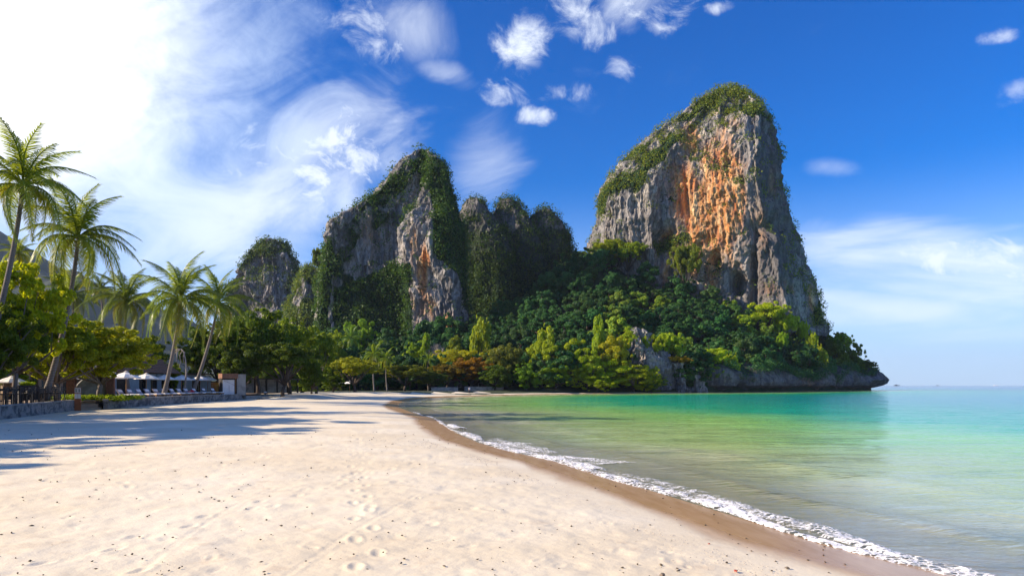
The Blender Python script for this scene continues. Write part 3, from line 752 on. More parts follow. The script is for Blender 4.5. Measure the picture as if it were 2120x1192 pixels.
cliff('cliff', [(552, 634, 652), (562, 616, 668), (585, 602, 690), (640, 596, 700), (760, 586, 710)], 400,
      [(-1, 0), (-.7, .6), (0, 1.0), (.7, .6), (1, 0)], 16, nu=160, nz=140, amp=0.9, moss=[([(500, 500), (800, 500), (800, 800), (500, 800)], .9)], seed=9, tint=(2.2, 1.9, 1.2), bush=2.2, veg_leaf=1.0,
      vlabel='olive shrubs on the low spur between the two left cliffs')
cliff('cliff', [(678, 1312, 1322), (684, 1302, 1338), (700, 1294, 1356), (725, 1288, 1378), (745, 1284, 1396), (770, 1280, 1400), (815, 1276, 1404)], 217,
      [(-1, 0), (-.7, .5), (-.2, 1.0), (.1, .8), (.6, .6), (1, 0)], 7, nu=200, nz=170, amp=0.6, fs=2.6, seed=12, veg=True, top_veg=0.25, tint=(2.2, 1.9, 1.2), bush=0.8, veg_leaf=0.4,
      vlabel='yellow-green shrubs on the small grey crag among the lime trees')
cliff('cliff', [(748, 1394, 1412), (754, 1384, 1436), (770, 1376, 1452), (790, 1374, 1462), (815, 1378, 1464)], 216,
      [(-1, 0), (-.7, .6), (-.1, 1.0), (.05, .7), (.5, .95), (1, 0)], 6, nu=180, nz=140, amp=0.6, fs=2.6, seed=13, top_veg=0.2, tint=(2.4, 1.7, 1.0), bush=0.8, veg_leaf=0.4,
      vlabel='orange-green shrubs on top of the striped grey rock by the water')

def sea_cliff():
    """undercut rock wall along the foot of the headland"""
    pts, t = resample(SHORE[27:36], 0.7); pts = smooth_path(pts, 8, 2)
    tan = np.gradient(pts, axis=0); tan /= np.hypot(*tan.T)[:, None]; n = np.stack([tan[:, 1], -tan[:, 0]], -1)
    prof_s = np.array([-9, -4.5, -1.5, 0.6, 1.6, 2.2, 1.4, -0.6, -2.8, -3.0, -6]); prof_z = np.array([11.0, 10.6, 9.6, 7.8, 5.6, 3.6, 2.3, 1.7, 1.0, -0.5, -1.5])
    q = np.linspace(0, 1, 60); k = np.linspace(0, 1, len(prof_s))
    S = np.interp(q, k, prof_s)[None, :]; Zp = np.interp(q, k, prof_z)[None, :]
    T = t[:, None] + 0 * Zp
    hs = (0.55 + 0.35 * ss(T, 15, 45)) * (1 + 0.75 * fbm(stackp(T * 0.07, 0 * T, 0 * T), 4))
    hs *= ss(T, 16, 32)
    Z = np.where(Zp > 1.7, 1.7 + (Zp - 1.7) * hs, Zp)
    X0 = pts[:, 0, None]; Y0 = pts[:, 1, None]
    d = 3.0 * fbm(stackp(T * 0.07, Zp * 0.08, 0 * T), 4, ridged=True) + 0.9 * fbm(stackp(T * 0.3, Zp * 0.12 + 3, 0 * T), 5, 0.6, True) + 0.4 * fbm(stackp(T * 0.9, Zp * 0.5, 0 * T), 4, 0.6)
    out = S + d * (Zp > -0.6) * np.clip((Zp + 0.5) / 2.0, 0.2, 1)
    out = out - 9 * (1 - ss(T, 20, 34)); tipk = np.exp(-((X0 - 176) / 16) ** 2); out = out + tipk * 4.0 * ss(Z, 2.0, 6.0)
    x = X0 + n[:, 0, None] * out; y = Y0 + n[:, 1, None] * out
    ru = 0.5 * np.exp(-((T - 95) / 30) ** 2) + 0 * x
    me = make_mesh('sea_cliff', stackp(x, y, Z).reshape(-1, 3), grid_faces(len(t), 60), [M['rock']], True, {'rust': ru, 'moss': 0 * x + 0.6 * (Zp > 8.5), 'shade_stain': 0 * x + 0.75 + 0.6 * (Zp < 1.9)})  # overall dark tone is painted shade; the lowest band is wet rock
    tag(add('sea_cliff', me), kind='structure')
    rs = np.random.RandomState(4); C = []
    for k in range(900):
        i = rs.randint(44, len(t)); low = fbm(stackp(np.array([i * .05]), np.array([0.]), np.array([3.])), 3)[0]; q = rs.rand() ** 1.5 * (0.55 + 0.9 * low); off = rs.uniform(-5, 0.5) if rs.rand() < .5 else 1.8; C.append((pts[i, 0] + n[i, 0] * off, pts[i, 1] + n[i, 1] * off, 1.7 + (9.9 - 1.7) * hs[i, 0] * (1.1 - np.clip(q, 0, .8))))
    V, Q = blob_leaves(np.array(C), rs.uniform(0.8, 2.0, len(C)), 60, 0.42, rs, 0.9)
    o = add('cliff_shrubs', make_mesh('cliff_shrubs', V, Q, [M['jungle']], False)); o.color = (1, 1, 1, 1)
    tag(o, 'dark green shrubs hanging over the undercut rock wall of the headland', 'shrubs', kind='stuff')
sea_cliff()

def far_hill():
    px = np.array([-900, -600, -350, -150, -60, 0, 20, 45, 75, 100, 130, 160, 200, 240, 290, 330, 400, 520, 700]); py = np.array([640, 560, 500, 470, 478, 486, 492, 510, 545, 552, 556, 572, 585, 600, 618, 640, 690, 740, 797])
    Y = 1500.0; u = np.linspace(-900, 700, 260); top = np.interp(u, px, py)
    X = (u - HX) / F * Y; H = CZ + (HY - top) / F * Y
    q = np.linspace(0, 1, 60); Xg = X[:, None] + 0 * q; 
    Yg = Y + (q[None, :] - 0.5) * 900; sh = np.sin(np.pi * q) ** 0.8
    Zg = H[:, None] * sh[None, :] + 25 * fbm(stackp(Xg * 0.009, Yg * 0.009, 0 * Xg), 5, 0.55, True) * sh[None, :] - 5
    M['far'] = simple('far_forest', (0.025, 0.05, 0.025), (0.06, 0.07, 0.045), 0.01, 1.0)
    tag(add('hills', make_mesh('hills', stackp(Xg, Yg, Zg).reshape(-1, 3), grid_faces(260, 60), [M['far']], True)), kind='structure')
far_hill()

# ------------------------------------------------------------------ trees
def jungle():
    rs = random.Random(5); k = 0
    spots = []
    step = 9.0
    for iy in range(40):
        for ix in range(48):
            x = -130 + ix * step + (iy % 2) * step / 2 + rs.uniform(-2.6, 2.6); y = 196 + iy * step * 0.8 + rs.uniform(-2.2, 2.2)
            spots.append((x, y))
    X = np.array([s[0] for s in spots]); Y = np.array([s[1] for s in spots]); S = signed_shore(X, Y); Z = hill_arr(X, Y)
    ymax = np.interp(X, [-130, -60, -45, -10, 20, 38, 60, 100, 140, 156, 175], [270, 268, 300, 322, 335, 330, 312, 306, 322, 345, 350])
    ok = (S > np.where(X > 45, 3.5, 7)) & (Y < ymax)
    px = HX + F * X / Y
    ok &= ~((px > 1275) & (px < 1415) & (Y > 196) & (Y < 214))
    ok &= (px > 600)
    idx = np.where(ok)[0]
    # the nearest and largest ones first
    idx = sorted(idx, key=lambda i: Y[i])[:330]
    for i in idx:
        big = rs.random()
        w = rs.uniform(9.5, 15) if big > .3 else rs.uniform(6, 9); h = w * rs.uniform(0.75, 1.15)
        if X[i] > 130: w *= 0.7; h *= 0.65
        zone = 'below the middle cliff' if X[i] < -35 else 'below the shaded back ridge' if X[i] < 15 else 'on the slope left of the grey crag' if X[i] < 45 else 'below the tall orange cliff' if X[i] < 110 else 'on the right shoulder of the headland'
        tier = 'low down' if Z[i] < 14 else 'halfway up' if Z[i] < 34 else 'high up'
        size = 'broad' if w > 9 else 'small'
        t = thing('jungle_tree', f'{size} dark green jungle tree {tier} {zone}', 'tree', (X[i], Y[i], Z[i] - 0.6), rs.uniform(0, 6.28), f'{size} jungle trees {tier} {zone}', (w, w, h))
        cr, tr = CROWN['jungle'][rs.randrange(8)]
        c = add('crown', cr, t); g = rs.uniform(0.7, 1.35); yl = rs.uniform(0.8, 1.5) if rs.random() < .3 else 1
        lit_tint = rs.random() < .16 and X[i] > 30  # these crowns get a brighter yellow tint, as if sunlit
        c.color = (4.2 * g, 2.2 * g, .7, 1) if lit_tint else (g * yl, g, g * 0.9, 1); add('trunk', tr, t)
        if lit_tint: t['label'] = t['label'].replace('dark green', 'sunlit-tinted green'); t['group'] = t['group'].replace('jungle trees', 'sunlit-tinted jungle trees')
jungle()

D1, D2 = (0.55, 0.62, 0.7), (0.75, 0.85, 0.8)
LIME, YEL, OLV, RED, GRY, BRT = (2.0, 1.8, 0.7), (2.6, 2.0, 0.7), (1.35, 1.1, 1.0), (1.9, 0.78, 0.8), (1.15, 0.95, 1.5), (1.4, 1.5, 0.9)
BELT = [
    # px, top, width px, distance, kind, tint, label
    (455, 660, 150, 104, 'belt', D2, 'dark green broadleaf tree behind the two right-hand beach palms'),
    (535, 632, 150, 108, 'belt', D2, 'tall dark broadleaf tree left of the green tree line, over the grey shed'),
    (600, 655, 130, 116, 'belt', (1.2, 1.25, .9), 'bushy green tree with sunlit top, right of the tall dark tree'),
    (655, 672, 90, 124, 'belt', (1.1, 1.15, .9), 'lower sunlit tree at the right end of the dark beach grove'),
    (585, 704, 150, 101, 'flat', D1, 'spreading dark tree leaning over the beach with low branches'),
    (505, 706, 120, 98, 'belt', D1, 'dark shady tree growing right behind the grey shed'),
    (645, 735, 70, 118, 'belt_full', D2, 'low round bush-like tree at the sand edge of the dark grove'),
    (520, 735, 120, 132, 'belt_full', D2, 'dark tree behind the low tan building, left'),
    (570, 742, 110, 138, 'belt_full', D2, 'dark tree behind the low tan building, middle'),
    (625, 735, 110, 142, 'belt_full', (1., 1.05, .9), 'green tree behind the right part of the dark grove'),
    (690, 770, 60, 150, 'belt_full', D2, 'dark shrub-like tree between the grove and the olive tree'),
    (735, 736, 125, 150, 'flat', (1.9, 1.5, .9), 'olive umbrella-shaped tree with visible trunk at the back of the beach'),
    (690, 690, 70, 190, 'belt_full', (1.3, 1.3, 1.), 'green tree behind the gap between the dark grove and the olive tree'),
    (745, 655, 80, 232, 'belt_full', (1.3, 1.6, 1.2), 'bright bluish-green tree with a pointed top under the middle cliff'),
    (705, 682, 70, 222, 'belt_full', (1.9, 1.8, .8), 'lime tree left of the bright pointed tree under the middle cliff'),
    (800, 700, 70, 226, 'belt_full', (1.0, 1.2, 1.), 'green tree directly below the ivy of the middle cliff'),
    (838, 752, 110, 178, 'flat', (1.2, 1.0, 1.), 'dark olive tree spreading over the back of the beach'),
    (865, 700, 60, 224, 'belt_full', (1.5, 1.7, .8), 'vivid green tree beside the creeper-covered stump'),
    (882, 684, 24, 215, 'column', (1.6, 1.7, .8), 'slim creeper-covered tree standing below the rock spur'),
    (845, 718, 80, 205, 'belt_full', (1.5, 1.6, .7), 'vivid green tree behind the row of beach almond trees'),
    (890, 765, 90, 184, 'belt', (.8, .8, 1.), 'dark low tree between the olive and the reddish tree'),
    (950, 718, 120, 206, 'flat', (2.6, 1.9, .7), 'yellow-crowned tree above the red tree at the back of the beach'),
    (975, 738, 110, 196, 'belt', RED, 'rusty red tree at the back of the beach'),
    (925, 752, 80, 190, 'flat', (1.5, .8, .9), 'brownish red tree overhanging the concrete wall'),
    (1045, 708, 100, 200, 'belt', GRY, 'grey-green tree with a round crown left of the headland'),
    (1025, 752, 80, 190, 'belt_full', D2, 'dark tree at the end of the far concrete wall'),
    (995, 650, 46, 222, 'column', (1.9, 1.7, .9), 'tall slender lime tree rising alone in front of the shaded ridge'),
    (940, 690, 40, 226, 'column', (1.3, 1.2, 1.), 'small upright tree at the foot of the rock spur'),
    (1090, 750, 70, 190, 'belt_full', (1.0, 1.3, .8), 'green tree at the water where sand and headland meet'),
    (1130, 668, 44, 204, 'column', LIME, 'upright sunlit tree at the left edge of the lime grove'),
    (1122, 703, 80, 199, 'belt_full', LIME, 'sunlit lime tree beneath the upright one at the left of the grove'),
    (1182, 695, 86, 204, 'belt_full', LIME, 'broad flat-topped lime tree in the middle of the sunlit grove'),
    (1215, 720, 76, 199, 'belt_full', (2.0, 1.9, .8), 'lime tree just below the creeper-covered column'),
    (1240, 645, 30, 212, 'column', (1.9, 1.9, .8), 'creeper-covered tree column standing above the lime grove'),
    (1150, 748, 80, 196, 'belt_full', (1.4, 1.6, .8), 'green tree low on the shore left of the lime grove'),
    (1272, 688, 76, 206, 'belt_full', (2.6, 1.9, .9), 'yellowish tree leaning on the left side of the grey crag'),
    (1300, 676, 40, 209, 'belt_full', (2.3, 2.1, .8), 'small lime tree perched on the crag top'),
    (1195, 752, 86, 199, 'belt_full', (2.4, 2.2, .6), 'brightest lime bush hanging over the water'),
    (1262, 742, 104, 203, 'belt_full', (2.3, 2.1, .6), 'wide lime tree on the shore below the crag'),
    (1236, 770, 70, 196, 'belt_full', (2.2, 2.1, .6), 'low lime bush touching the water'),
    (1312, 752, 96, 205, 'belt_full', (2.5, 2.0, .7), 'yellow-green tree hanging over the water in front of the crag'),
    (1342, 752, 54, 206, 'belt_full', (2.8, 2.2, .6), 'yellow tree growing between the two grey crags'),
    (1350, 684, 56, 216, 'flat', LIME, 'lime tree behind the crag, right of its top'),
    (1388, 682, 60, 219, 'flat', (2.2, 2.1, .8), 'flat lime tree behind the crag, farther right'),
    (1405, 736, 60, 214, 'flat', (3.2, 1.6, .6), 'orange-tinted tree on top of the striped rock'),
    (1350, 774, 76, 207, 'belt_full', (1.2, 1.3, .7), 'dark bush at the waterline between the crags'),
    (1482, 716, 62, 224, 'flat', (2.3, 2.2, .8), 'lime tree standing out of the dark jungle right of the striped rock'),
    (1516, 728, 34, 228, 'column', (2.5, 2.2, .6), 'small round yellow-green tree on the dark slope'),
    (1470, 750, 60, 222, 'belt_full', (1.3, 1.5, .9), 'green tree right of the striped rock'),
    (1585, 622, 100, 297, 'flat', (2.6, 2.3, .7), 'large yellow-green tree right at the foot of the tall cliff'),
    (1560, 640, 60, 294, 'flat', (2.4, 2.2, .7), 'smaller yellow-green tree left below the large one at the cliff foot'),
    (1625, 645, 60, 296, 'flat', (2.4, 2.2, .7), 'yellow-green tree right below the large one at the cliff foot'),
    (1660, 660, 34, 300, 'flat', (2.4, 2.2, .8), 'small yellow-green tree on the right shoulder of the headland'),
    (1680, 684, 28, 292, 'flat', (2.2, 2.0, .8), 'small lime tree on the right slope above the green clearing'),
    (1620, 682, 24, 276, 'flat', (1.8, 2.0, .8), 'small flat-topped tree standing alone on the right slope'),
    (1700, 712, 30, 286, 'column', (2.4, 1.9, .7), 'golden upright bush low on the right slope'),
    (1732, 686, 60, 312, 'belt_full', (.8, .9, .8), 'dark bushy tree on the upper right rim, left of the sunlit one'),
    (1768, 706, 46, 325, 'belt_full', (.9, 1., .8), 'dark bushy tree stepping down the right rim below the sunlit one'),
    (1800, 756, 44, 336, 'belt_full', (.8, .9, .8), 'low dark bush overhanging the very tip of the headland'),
    (1762, 738, 70, 318, 'belt_full', (.8, .95, .8), 'broad dark bush above the rock wall near the headland tip'),
    (1746, 684, 40, 322, 'flat', (2.0, 1.9, .8), 'sunlit tree on the upper right rim of the headland'),
    (1786, 742, 52, 333, 'belt', (.6, .7, .8), 'dark windswept tree leaning out over the tip of the headland'),
    (1300, 500, 90, 318, 'flat', (1.5, 1.5, .8), 'tree on the crest at the lower left of the tall cliff'),
    (1262, 492, 80, 322, 'flat', (1.9, 1.7, .8), 'sunlit tree at the left foot of the tall cliff'),
    (1420, 500, 70, 306, 'flat', (1.2, 1.1, .9), 'tall pale-trunked tree against the lower rock face'),
    (1205, 520, 46, 330, 'flat', (.8, .9, .9), 'dark tree in the gap between back ridge and tall cliff'),
    (658, 506, 26, 300, 'flat', (.9, .95, 1.), 'small dark tree jutting from the left edge of the middle cliff'),
]
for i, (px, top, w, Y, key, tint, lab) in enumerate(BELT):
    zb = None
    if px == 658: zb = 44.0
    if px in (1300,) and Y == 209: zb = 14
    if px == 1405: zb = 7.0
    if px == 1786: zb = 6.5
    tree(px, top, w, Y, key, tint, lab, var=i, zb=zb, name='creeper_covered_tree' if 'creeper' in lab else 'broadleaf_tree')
def bare_tree(px, top, wpx, Y, label, mat='twig', seed=1, zb=None):
    X = XatY(px, Y); zb = gz(X, Y) if zb is None else zb; zt = CZ + (HY - top) / F * Y; w = wpx / F * Y
    t = thing('bare_tree', label, 'tree', (X, Y, zb)); rs = random.Random(seed); h = zt - zb
    mb = MB(); mb.tube([(0, 0, -.1), (0.1, 0, h * .3), (0, 0.1, h * .5)], [w * .03, w * .022, w * .018]); mb.build('trunk', M[mat], t, True)
    tw = MB()
    for k in range(150):
        a = rs.uniform(0, 6.28); e = rs.uniform(.15, 1.4); L = w * 0.5
        p0 = Vector((0, 0, h * rs.uniform(.3, .5))); p2 = Vector((math.cos(a) * math.cos(e) * L, math.sin(a) * math.cos(e) * L, h * .5 + math.sin(e) * h * .5))
        p1 = p0.lerp(p2, .5) + Vector((rs.uniform(-.6, .6), rs.uniform(-.6, .6), rs.uniform(0, .6)))
        tw.tube([p0, p1, p2], [.09, .05, .02], 3)
        for j in range(4):
            q = p1.lerp(p2, rs.random()); tw.tube([q, q + Vector((rs.uniform(-1, 1), rs.uniform(-1, 1), rs.uniform(-.1, 1))) * 0.9], [.04, .015], 3)
    o = tw.build('twigs', M[mat], t); o['kind'] = 'stuff'
bare_tree(905, 710, 56, 214, 'leafless grey-brown tree between green and yellow crowns', seed=3)

# trees of the left bank
NEAR = [
    (30, 532, 215, 47, 'near', (2.8, 2.3, .6), 'bright yellow-green tree at the left edge below the tall palm', 1.0),
    (205, 664, 215, 58, 'near', (2.2, 1.75, .7), 'sunlit yellow-green almond tree left of the thatched roof', 1.0),
    (120, 648, 190, 54, 'near', (2.0, 1.7, .7), 'twin-trunked almond tree arching over the restaurant terrace', 1.0),
    (-20, 610, 190, 44, 'near', (.8, .85, .8), 'dark tree at the far left edge behind the bar tables', 1.0),
    (405, 700, 80, 103, 'belt', (.9, .95, .8), 'dark tree behind the white parasols', 1.0),
    (300, 690, 120, 98, 'belt', (1.0, 1.0, .8), 'green tree behind the thatched roof', 1.0),
    (350, 745, 60, 92, 'belt_full', (1.4, 1.4, .7), 'small leafy tree right of the thatched roof', 1.0),
    (20, 745, 90, 62, 'belt_full', (1.1, 1.2, .7), 'green bush-like tree behind the bamboo screen', 1.0),
]
for i, (px, top, w, Y, key, tint, lab, zb) in enumerate(NEAR):
    tree(px, top, w, Y, key, tint, lab, var=i, zb=zb)
# the rest of the bank, nearer than the frame edge; it shades the sand on the left
for i, (x, y, h, w) in enumerate(((-36.5, 13.5, 10.4, 11), (-36, 20, 9.6, 10), (-33.5, 27, 10.6, 11), (-33.5, 34.5, 10.6, 11), (-36, 7, 11, 12), (-38, 0, 11, 12), (-46, 17, 12, 12), (-47, 29, 12, 13), (-46, 40, 11, 12))):
    t = thing('broadleaf_tree', 'broadleaf tree on the bank beyond the left edge of the view', 'tree', (x, y, .9), i * 1.3, 'bank trees beside the beach', (w, w, h))
    cr, tr = CROWN['belt'][i % 6]; c = add('crown', cr, t); c.color = (1.4, 1.3, .8, 1); add('trunk', tr, t)

# ------------------------------------------------------------------ coconut palms
def frond_mesh(seed, droop, L=1.0, n=60, name='frond'):
    """frond of unit length along +X, arching down by `droop`"""
    rs = random.Random(seed); V = []; Fc = []; 
    def pt(t): return Vector((t * (1 - 0.25 * droop * t), 0, 0.10 * math.sin(t * 3.0) - droop * t ** 2.2 * 0.62))
    mb = MB(); ts = [i / 10 for i in range(11)]
    mb.tube([pt(t) for t in ts], [0.014 * (1 - 0.85 * t) + .0015 for t in ts], 5)
    V = mb.v; Fc = mb.f
    for side in (-1, 1):
        for i in range(n):
            t = 0.13 + 0.87 * (i + rs.uniform(-.3, .3)) / n
            t = min(t, 0.995); p = pt(t); tg = (pt(min(t + .02, 1.02)) - pt(t - .02)).normalized()
            ll = 0.235 * math.sin(min(1, (t - .02) * 1.15) * math.pi * 0.86 + .25) ** 0.7 * rs.uniform(.82, 1.1)
            ll = max(ll, 0.05)
            d = (tg * rs.uniform(.5, .8) + Vector((0, side, 0)) * (0.85 + rs.uniform(-.15, .15)) + Vector((0, 0, rs.uniform(-.45, -.1)))).normalized()
            w = 0.0062
            mid = p + d * ll * 0.5; tip = p + (d + Vector((0, 0, -0.75 - 0.3 * rs.random()))).normalized() * ll
            tip = mid + (d + Vector((0, 0, -0.9))).normalized() * ll * 0.55
            ax = tg * w
            k = len(V); V += [tuple(p - ax), tuple(p + ax), tuple(mid + ax), tuple(mid - ax), tuple(tip)]
            Fc += [(k, k + 1, k + 2, k + 3), (k + 3, k + 2, k + 4)]
    me = bpy.data.meshes.new(name); me.from_pydata(V, [], Fc); me.materials.append(M['palm_leaf']); me.update(); return me
FRONDS = {d: [frond_mesh(int(d * 10) + s, d) for s in range(2)] for d in (0.35, 0.75, 1.1)}
MATC = simple('coconut', (0.16, 0.13, 0.03), (0.24, 0.17, 0.05), 3, 0.6)
def palm(cx, cy, rpx, bx, by, Y, label, nf=26, tint=(1, 1, 1), seed=0, base_z=None, name='coconut_palm', bend=0.12, nuts=True):
    """crown at photo (cx, cy); trunk foot at photo (bx, by)"""
    rs = random.Random(seed); c = Vector(P(cx, cy, Y)); b = Vector((XatY(bx, Y), Y, 1.0 if base_z is None else base_z))
    fl = rpx / F * Y * 1.22
    t = thing(name, label, 'palm tree', b)
    pts = []; rad = []; h = (c - b)
    for i in range(15):
        q = i / 14; off = Vector((bend * h.z * (q - q * q) * (-1 if h.x > 0 else 1) * -1, 0, 0))
        pts.append(h * q + off - Vector((0, 0, 0.2 if i == 0 else 0)))
        rad.append((0.20 - 0.09 * q + (0.10 * max(0, 1 - q * 9))) * (fl / 4.2) ** 0.5)
    MB().tube(pts, rad, 10).build('trunk', M['palm_bark'], t, True)
    for k in range(nf):
        q = (k + .5) / nf; az = k * 2.39996 + rs.uniform(-.25, .25)
        el = math.radians(82 - 122 * q ** 0.75 + rs.uniform(-7, 7))
        key = 0.35 if q < .25 else (0.75 if q < .6 else 1.1)
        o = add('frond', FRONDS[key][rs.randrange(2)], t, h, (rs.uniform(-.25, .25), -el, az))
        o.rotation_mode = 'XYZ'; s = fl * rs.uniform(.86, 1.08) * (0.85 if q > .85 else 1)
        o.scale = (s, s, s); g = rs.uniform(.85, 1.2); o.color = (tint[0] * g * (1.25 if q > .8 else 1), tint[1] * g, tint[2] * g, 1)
    if nuts:
        for k in range(5):
            a = rs.uniform(0, 6.28); mb = MB()
            mb.tube([(0, 0, -.13), (0, 0, -.09), (0, 0, 0), (0, 0, .09), (0, 0, .13)], [.03, .10, .13, .10, .03], 8)
            mb.build('coconut', MATC, t, True, loc=h + Vector((math.cos(a) * .3, math.sin(a) * .3, -.35)))
    return t
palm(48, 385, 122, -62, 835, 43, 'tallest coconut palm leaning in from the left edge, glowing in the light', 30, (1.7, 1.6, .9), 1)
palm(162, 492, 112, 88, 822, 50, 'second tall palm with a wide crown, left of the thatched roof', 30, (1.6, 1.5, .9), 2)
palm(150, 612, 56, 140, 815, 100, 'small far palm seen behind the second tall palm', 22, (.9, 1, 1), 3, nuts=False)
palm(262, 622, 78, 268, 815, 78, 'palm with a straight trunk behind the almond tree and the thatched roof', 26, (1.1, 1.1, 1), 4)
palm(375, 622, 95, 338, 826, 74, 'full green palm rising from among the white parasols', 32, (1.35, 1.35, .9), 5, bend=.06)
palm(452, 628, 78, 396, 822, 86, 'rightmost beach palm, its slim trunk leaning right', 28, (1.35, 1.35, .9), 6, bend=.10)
palm(38, 525, 42, 30, 800, 66, 'small yellowish palm peeking over the bright tree at the left', 20, (1.6, 1.5, .8), 7, nuts=False)
palm(208, 598, 40, 205, 815, 95, 'young palm between the second tall palm and its right neighbour', 18, (1.0, 1.05, 1), 8, nuts=False)
palm(775, 735, 30, 775, 800, 170, 'small bright palm left of the dark olive tree', 18, (1.5, 1.6, .9), 9, nuts=False)
palm(800, 742, 24, 802, 800, 176, 'smaller bright palm right beside the first one behind the beach', 16, (1.4, 1.5, .9), 10, nuts=False)
palm(728, 702, 30, 728, 790, 205, 'bluish palm above the olive umbrella tree', 18, (.8, 1.15, 1.2), 11, nuts=False)
palm(887, 745, 20, 887, 800, 190, 'small palm below the leafless tree', 14, (1.2, 1.4, .9), 12, nuts=False)

# ------------------------------------------------------------------ terrace, walls, beach club
def stained(name, base, dark, scale=1.2):
    m, g, out = new_mat(name)
    co = g.node('ShaderNodeNewGeometry').outputs['Position']
    n = g.noise(g.vmath('MULTIPLY', co, (1, 1, 1.6)), scale, 7, 0.7, 0.8); n2 = g.noise(g.vmath('MULTIPLY', co, (3, 3, .5)), 1.4, 5, 0.65)
    c = g.mix(g.smooth(n, 0.42, 0.60), base, dark); c = g.mix(g.math('MULTIPLY', g.smooth(n2, .5, .7), .5), c, tuple(x * .5 for x in dark))
    b = g.node('ShaderNodeBsdfPrincipled', {'Base Color': c, 'Roughness': 0.9, 'Normal': bumpn(g, n, .6, .05)})
    g.l.new(b.outputs[0], out.inputs[0]); return m
M['wallstone'] = stained('stained_wall', (0.26, 0.24, 0.22), (0.07, 0.068, 0.07))
M['concrete'] = stained('concrete', (0.30, 0.29, 0.27), (0.20, 0.19, 0.18), .6)
M['farwall'] = stained('far_wall', (0.36, 0.31, 0.26), (0.20, 0.17, 0.15), .5)
M['tan'] = simple('tan_plaster', (0.33, 0.24, 0.16), (0.27, 0.19, 0.13), 2, .9)
M['bluegrey'] = simple('blue_grey_plaster', (0.27, 0.32, 0.36), (0.22, 0.27, 0.31), 1.5, .85)
M['dark'] = simple('dark_wood', (0.018, 0.014, 0.013), (0.03, 0.022, 0.02), 8, .6)
M['darkroom'] = simple('dark_glass', (0.012, 0.014, 0.016), (0.02, 0.022, 0.025), 2, .25)
M['wood'] = simple('pole_wood', (0.38, 0.20, 0.08), (0.30, 0.15, 0.06), 4, .6, stretch=(1, 1, .2))
M['canvas'] = simple('canvas', (0.88, 0.84, 0.78), (0.80, 0.76, 0.70), 2, .85, .2, 30)
M['white'] = simple('white_cloth', (0.80, 0.78, 0.78), (0.70, 0.68, 0.70), 3, .85)
M['mauve'] = simple('mauve_cushion', (0.30, 0.25, 0.27), (0.24, 0.20, 0.22), 3, .85)
M['greycloth'] = simple('grey_cushion', (0.13, 0.14, 0.18), (0.10, 0.11, 0.14), 3, .85)
M['red'] = simple('red_cloth', (0.55, 0.03, 0.04), (0.42, 0.02, 0.03), 4, .8)
M['brick'] = simple('brick_clay', (0.30, 0.12, 0.075), (0.10, 0.045, 0.03), 9, .9, .5, 20)
M['mortar'] = simple('mortar', (0.30, 0.22, 0.17), (0.22, 0.16, 0.12), 6, .95)
M['thatch'] = simple('thatch', (0.30, 0.18, 0.12), (0.18, 0.10, 0.07), 7, .95, .8, 26, stretch=(1, 1, .3), bdist=.06)
M['bamboo'] = simple('bamboo', (0.20, 0.12, 0.07), (0.13, 0.075, 0.045), 4, .7)
M['orangewood'] = simple('orange_board', (0.36, 0.12, 0.04), (0.26, 0.08, 0.03), 4, .7)
M['paper'] = simple('paper', (0.62, 0.62, 0.60), (0.55, 0.55, 0.54), 4, .8)
M['photo'] = simple('printed_picture', (0.10, 0.12, 0.12), (0.24, 0.24, 0.22), 9, .6)
M['skin'] = simple('skin', (0.42, 0.24, 0.16), (0.38, 0.21, 0.14), 4, .6)
M['hair'] = simple('hair', (0.02, 0.014, 0.01), (0.03, 0.02, 0.015), 8, .6)
M['navy'] = simple('navy_cloth', (0.03, 0.035, 0.06), (0.02, 0.025, 0.045), 4, .8)
M['tile'] = simple('clay_tile', (0.26, 0.13, 0.08), (0.17, 0.08, 0.05), 5, .85)

WL = [(-24.0, 12), (-27.4, 26), (-30.4, 40), (-33.2, 48), (-35.3, 54.4)]
WR = [(-34.4, 57.2), (-35.6, 64), (-36.6, 72), (-37.7, 84), (-37.0, 90), (-36.8, 92)]
TZ = 1.10
def wall(label, line, h0=-0.3, h1=1.13, th=0.35, mat='wallstone', cop=True, name='retaining_wall', panels=True, cat='wall'):
    t = thing(name, label, cat, (line[0][0], line[0][1], 0)); o = Vector((line[0][0], line[0][1], 0))
    pts, _ = resample(line, 0.01); seg = 3.2; L = sum(math.dist(a, b) for a, b in zip(line[:-1], line[1:]))
    n = max(1, int(L / seg)); pos = [pts[min(len(pts) - 1, int(len(pts) * i / n))] for i in range(n + 1)]
    rs = random.Random(len(label))
    for a, b in zip(pos[:-1], pos[1:]):
        a = Vector((a[0], a[1], 0)); b = Vector((b[0], b[1], 0)); d = b - a; L = d.length; m = (a + b) / 2 - o
        rz = math.atan2(d.y, d.x); out = Vector((d.y, -d.x, 0)).normalized() * rs.uniform(-.015, .015)
        MB().box((m.x + out.x, m.y + out.y, (h0 + h1) / 2), (L - 0.025, th, h1 - h0), rz).build('wall_panel', M[mat], t, bevel=.02)
        if cop: MB().box((m.x, m.y, h1 + .045), (L - .01, th + .10, .085), rz).build('coping_slab', M['concrete'], t, bevel=.015)
    return t
wall('dark stained sea wall under the restaurant bar tables at the left', WL)
wall('weathered sea wall below the row of white loungers', WR)
wall('low pale wall running right of the shed under the dark trees', [(-37.0, 93.5), (-37.3, 104), (-37.0, 116)], h1=.92, mat='concrete', cop=False)
wall('broken low stone ledge on the sand in front of the shed', [(-34.9, 93.0), (-34.8, 102)], h1=.62, th=.5, cop=False)
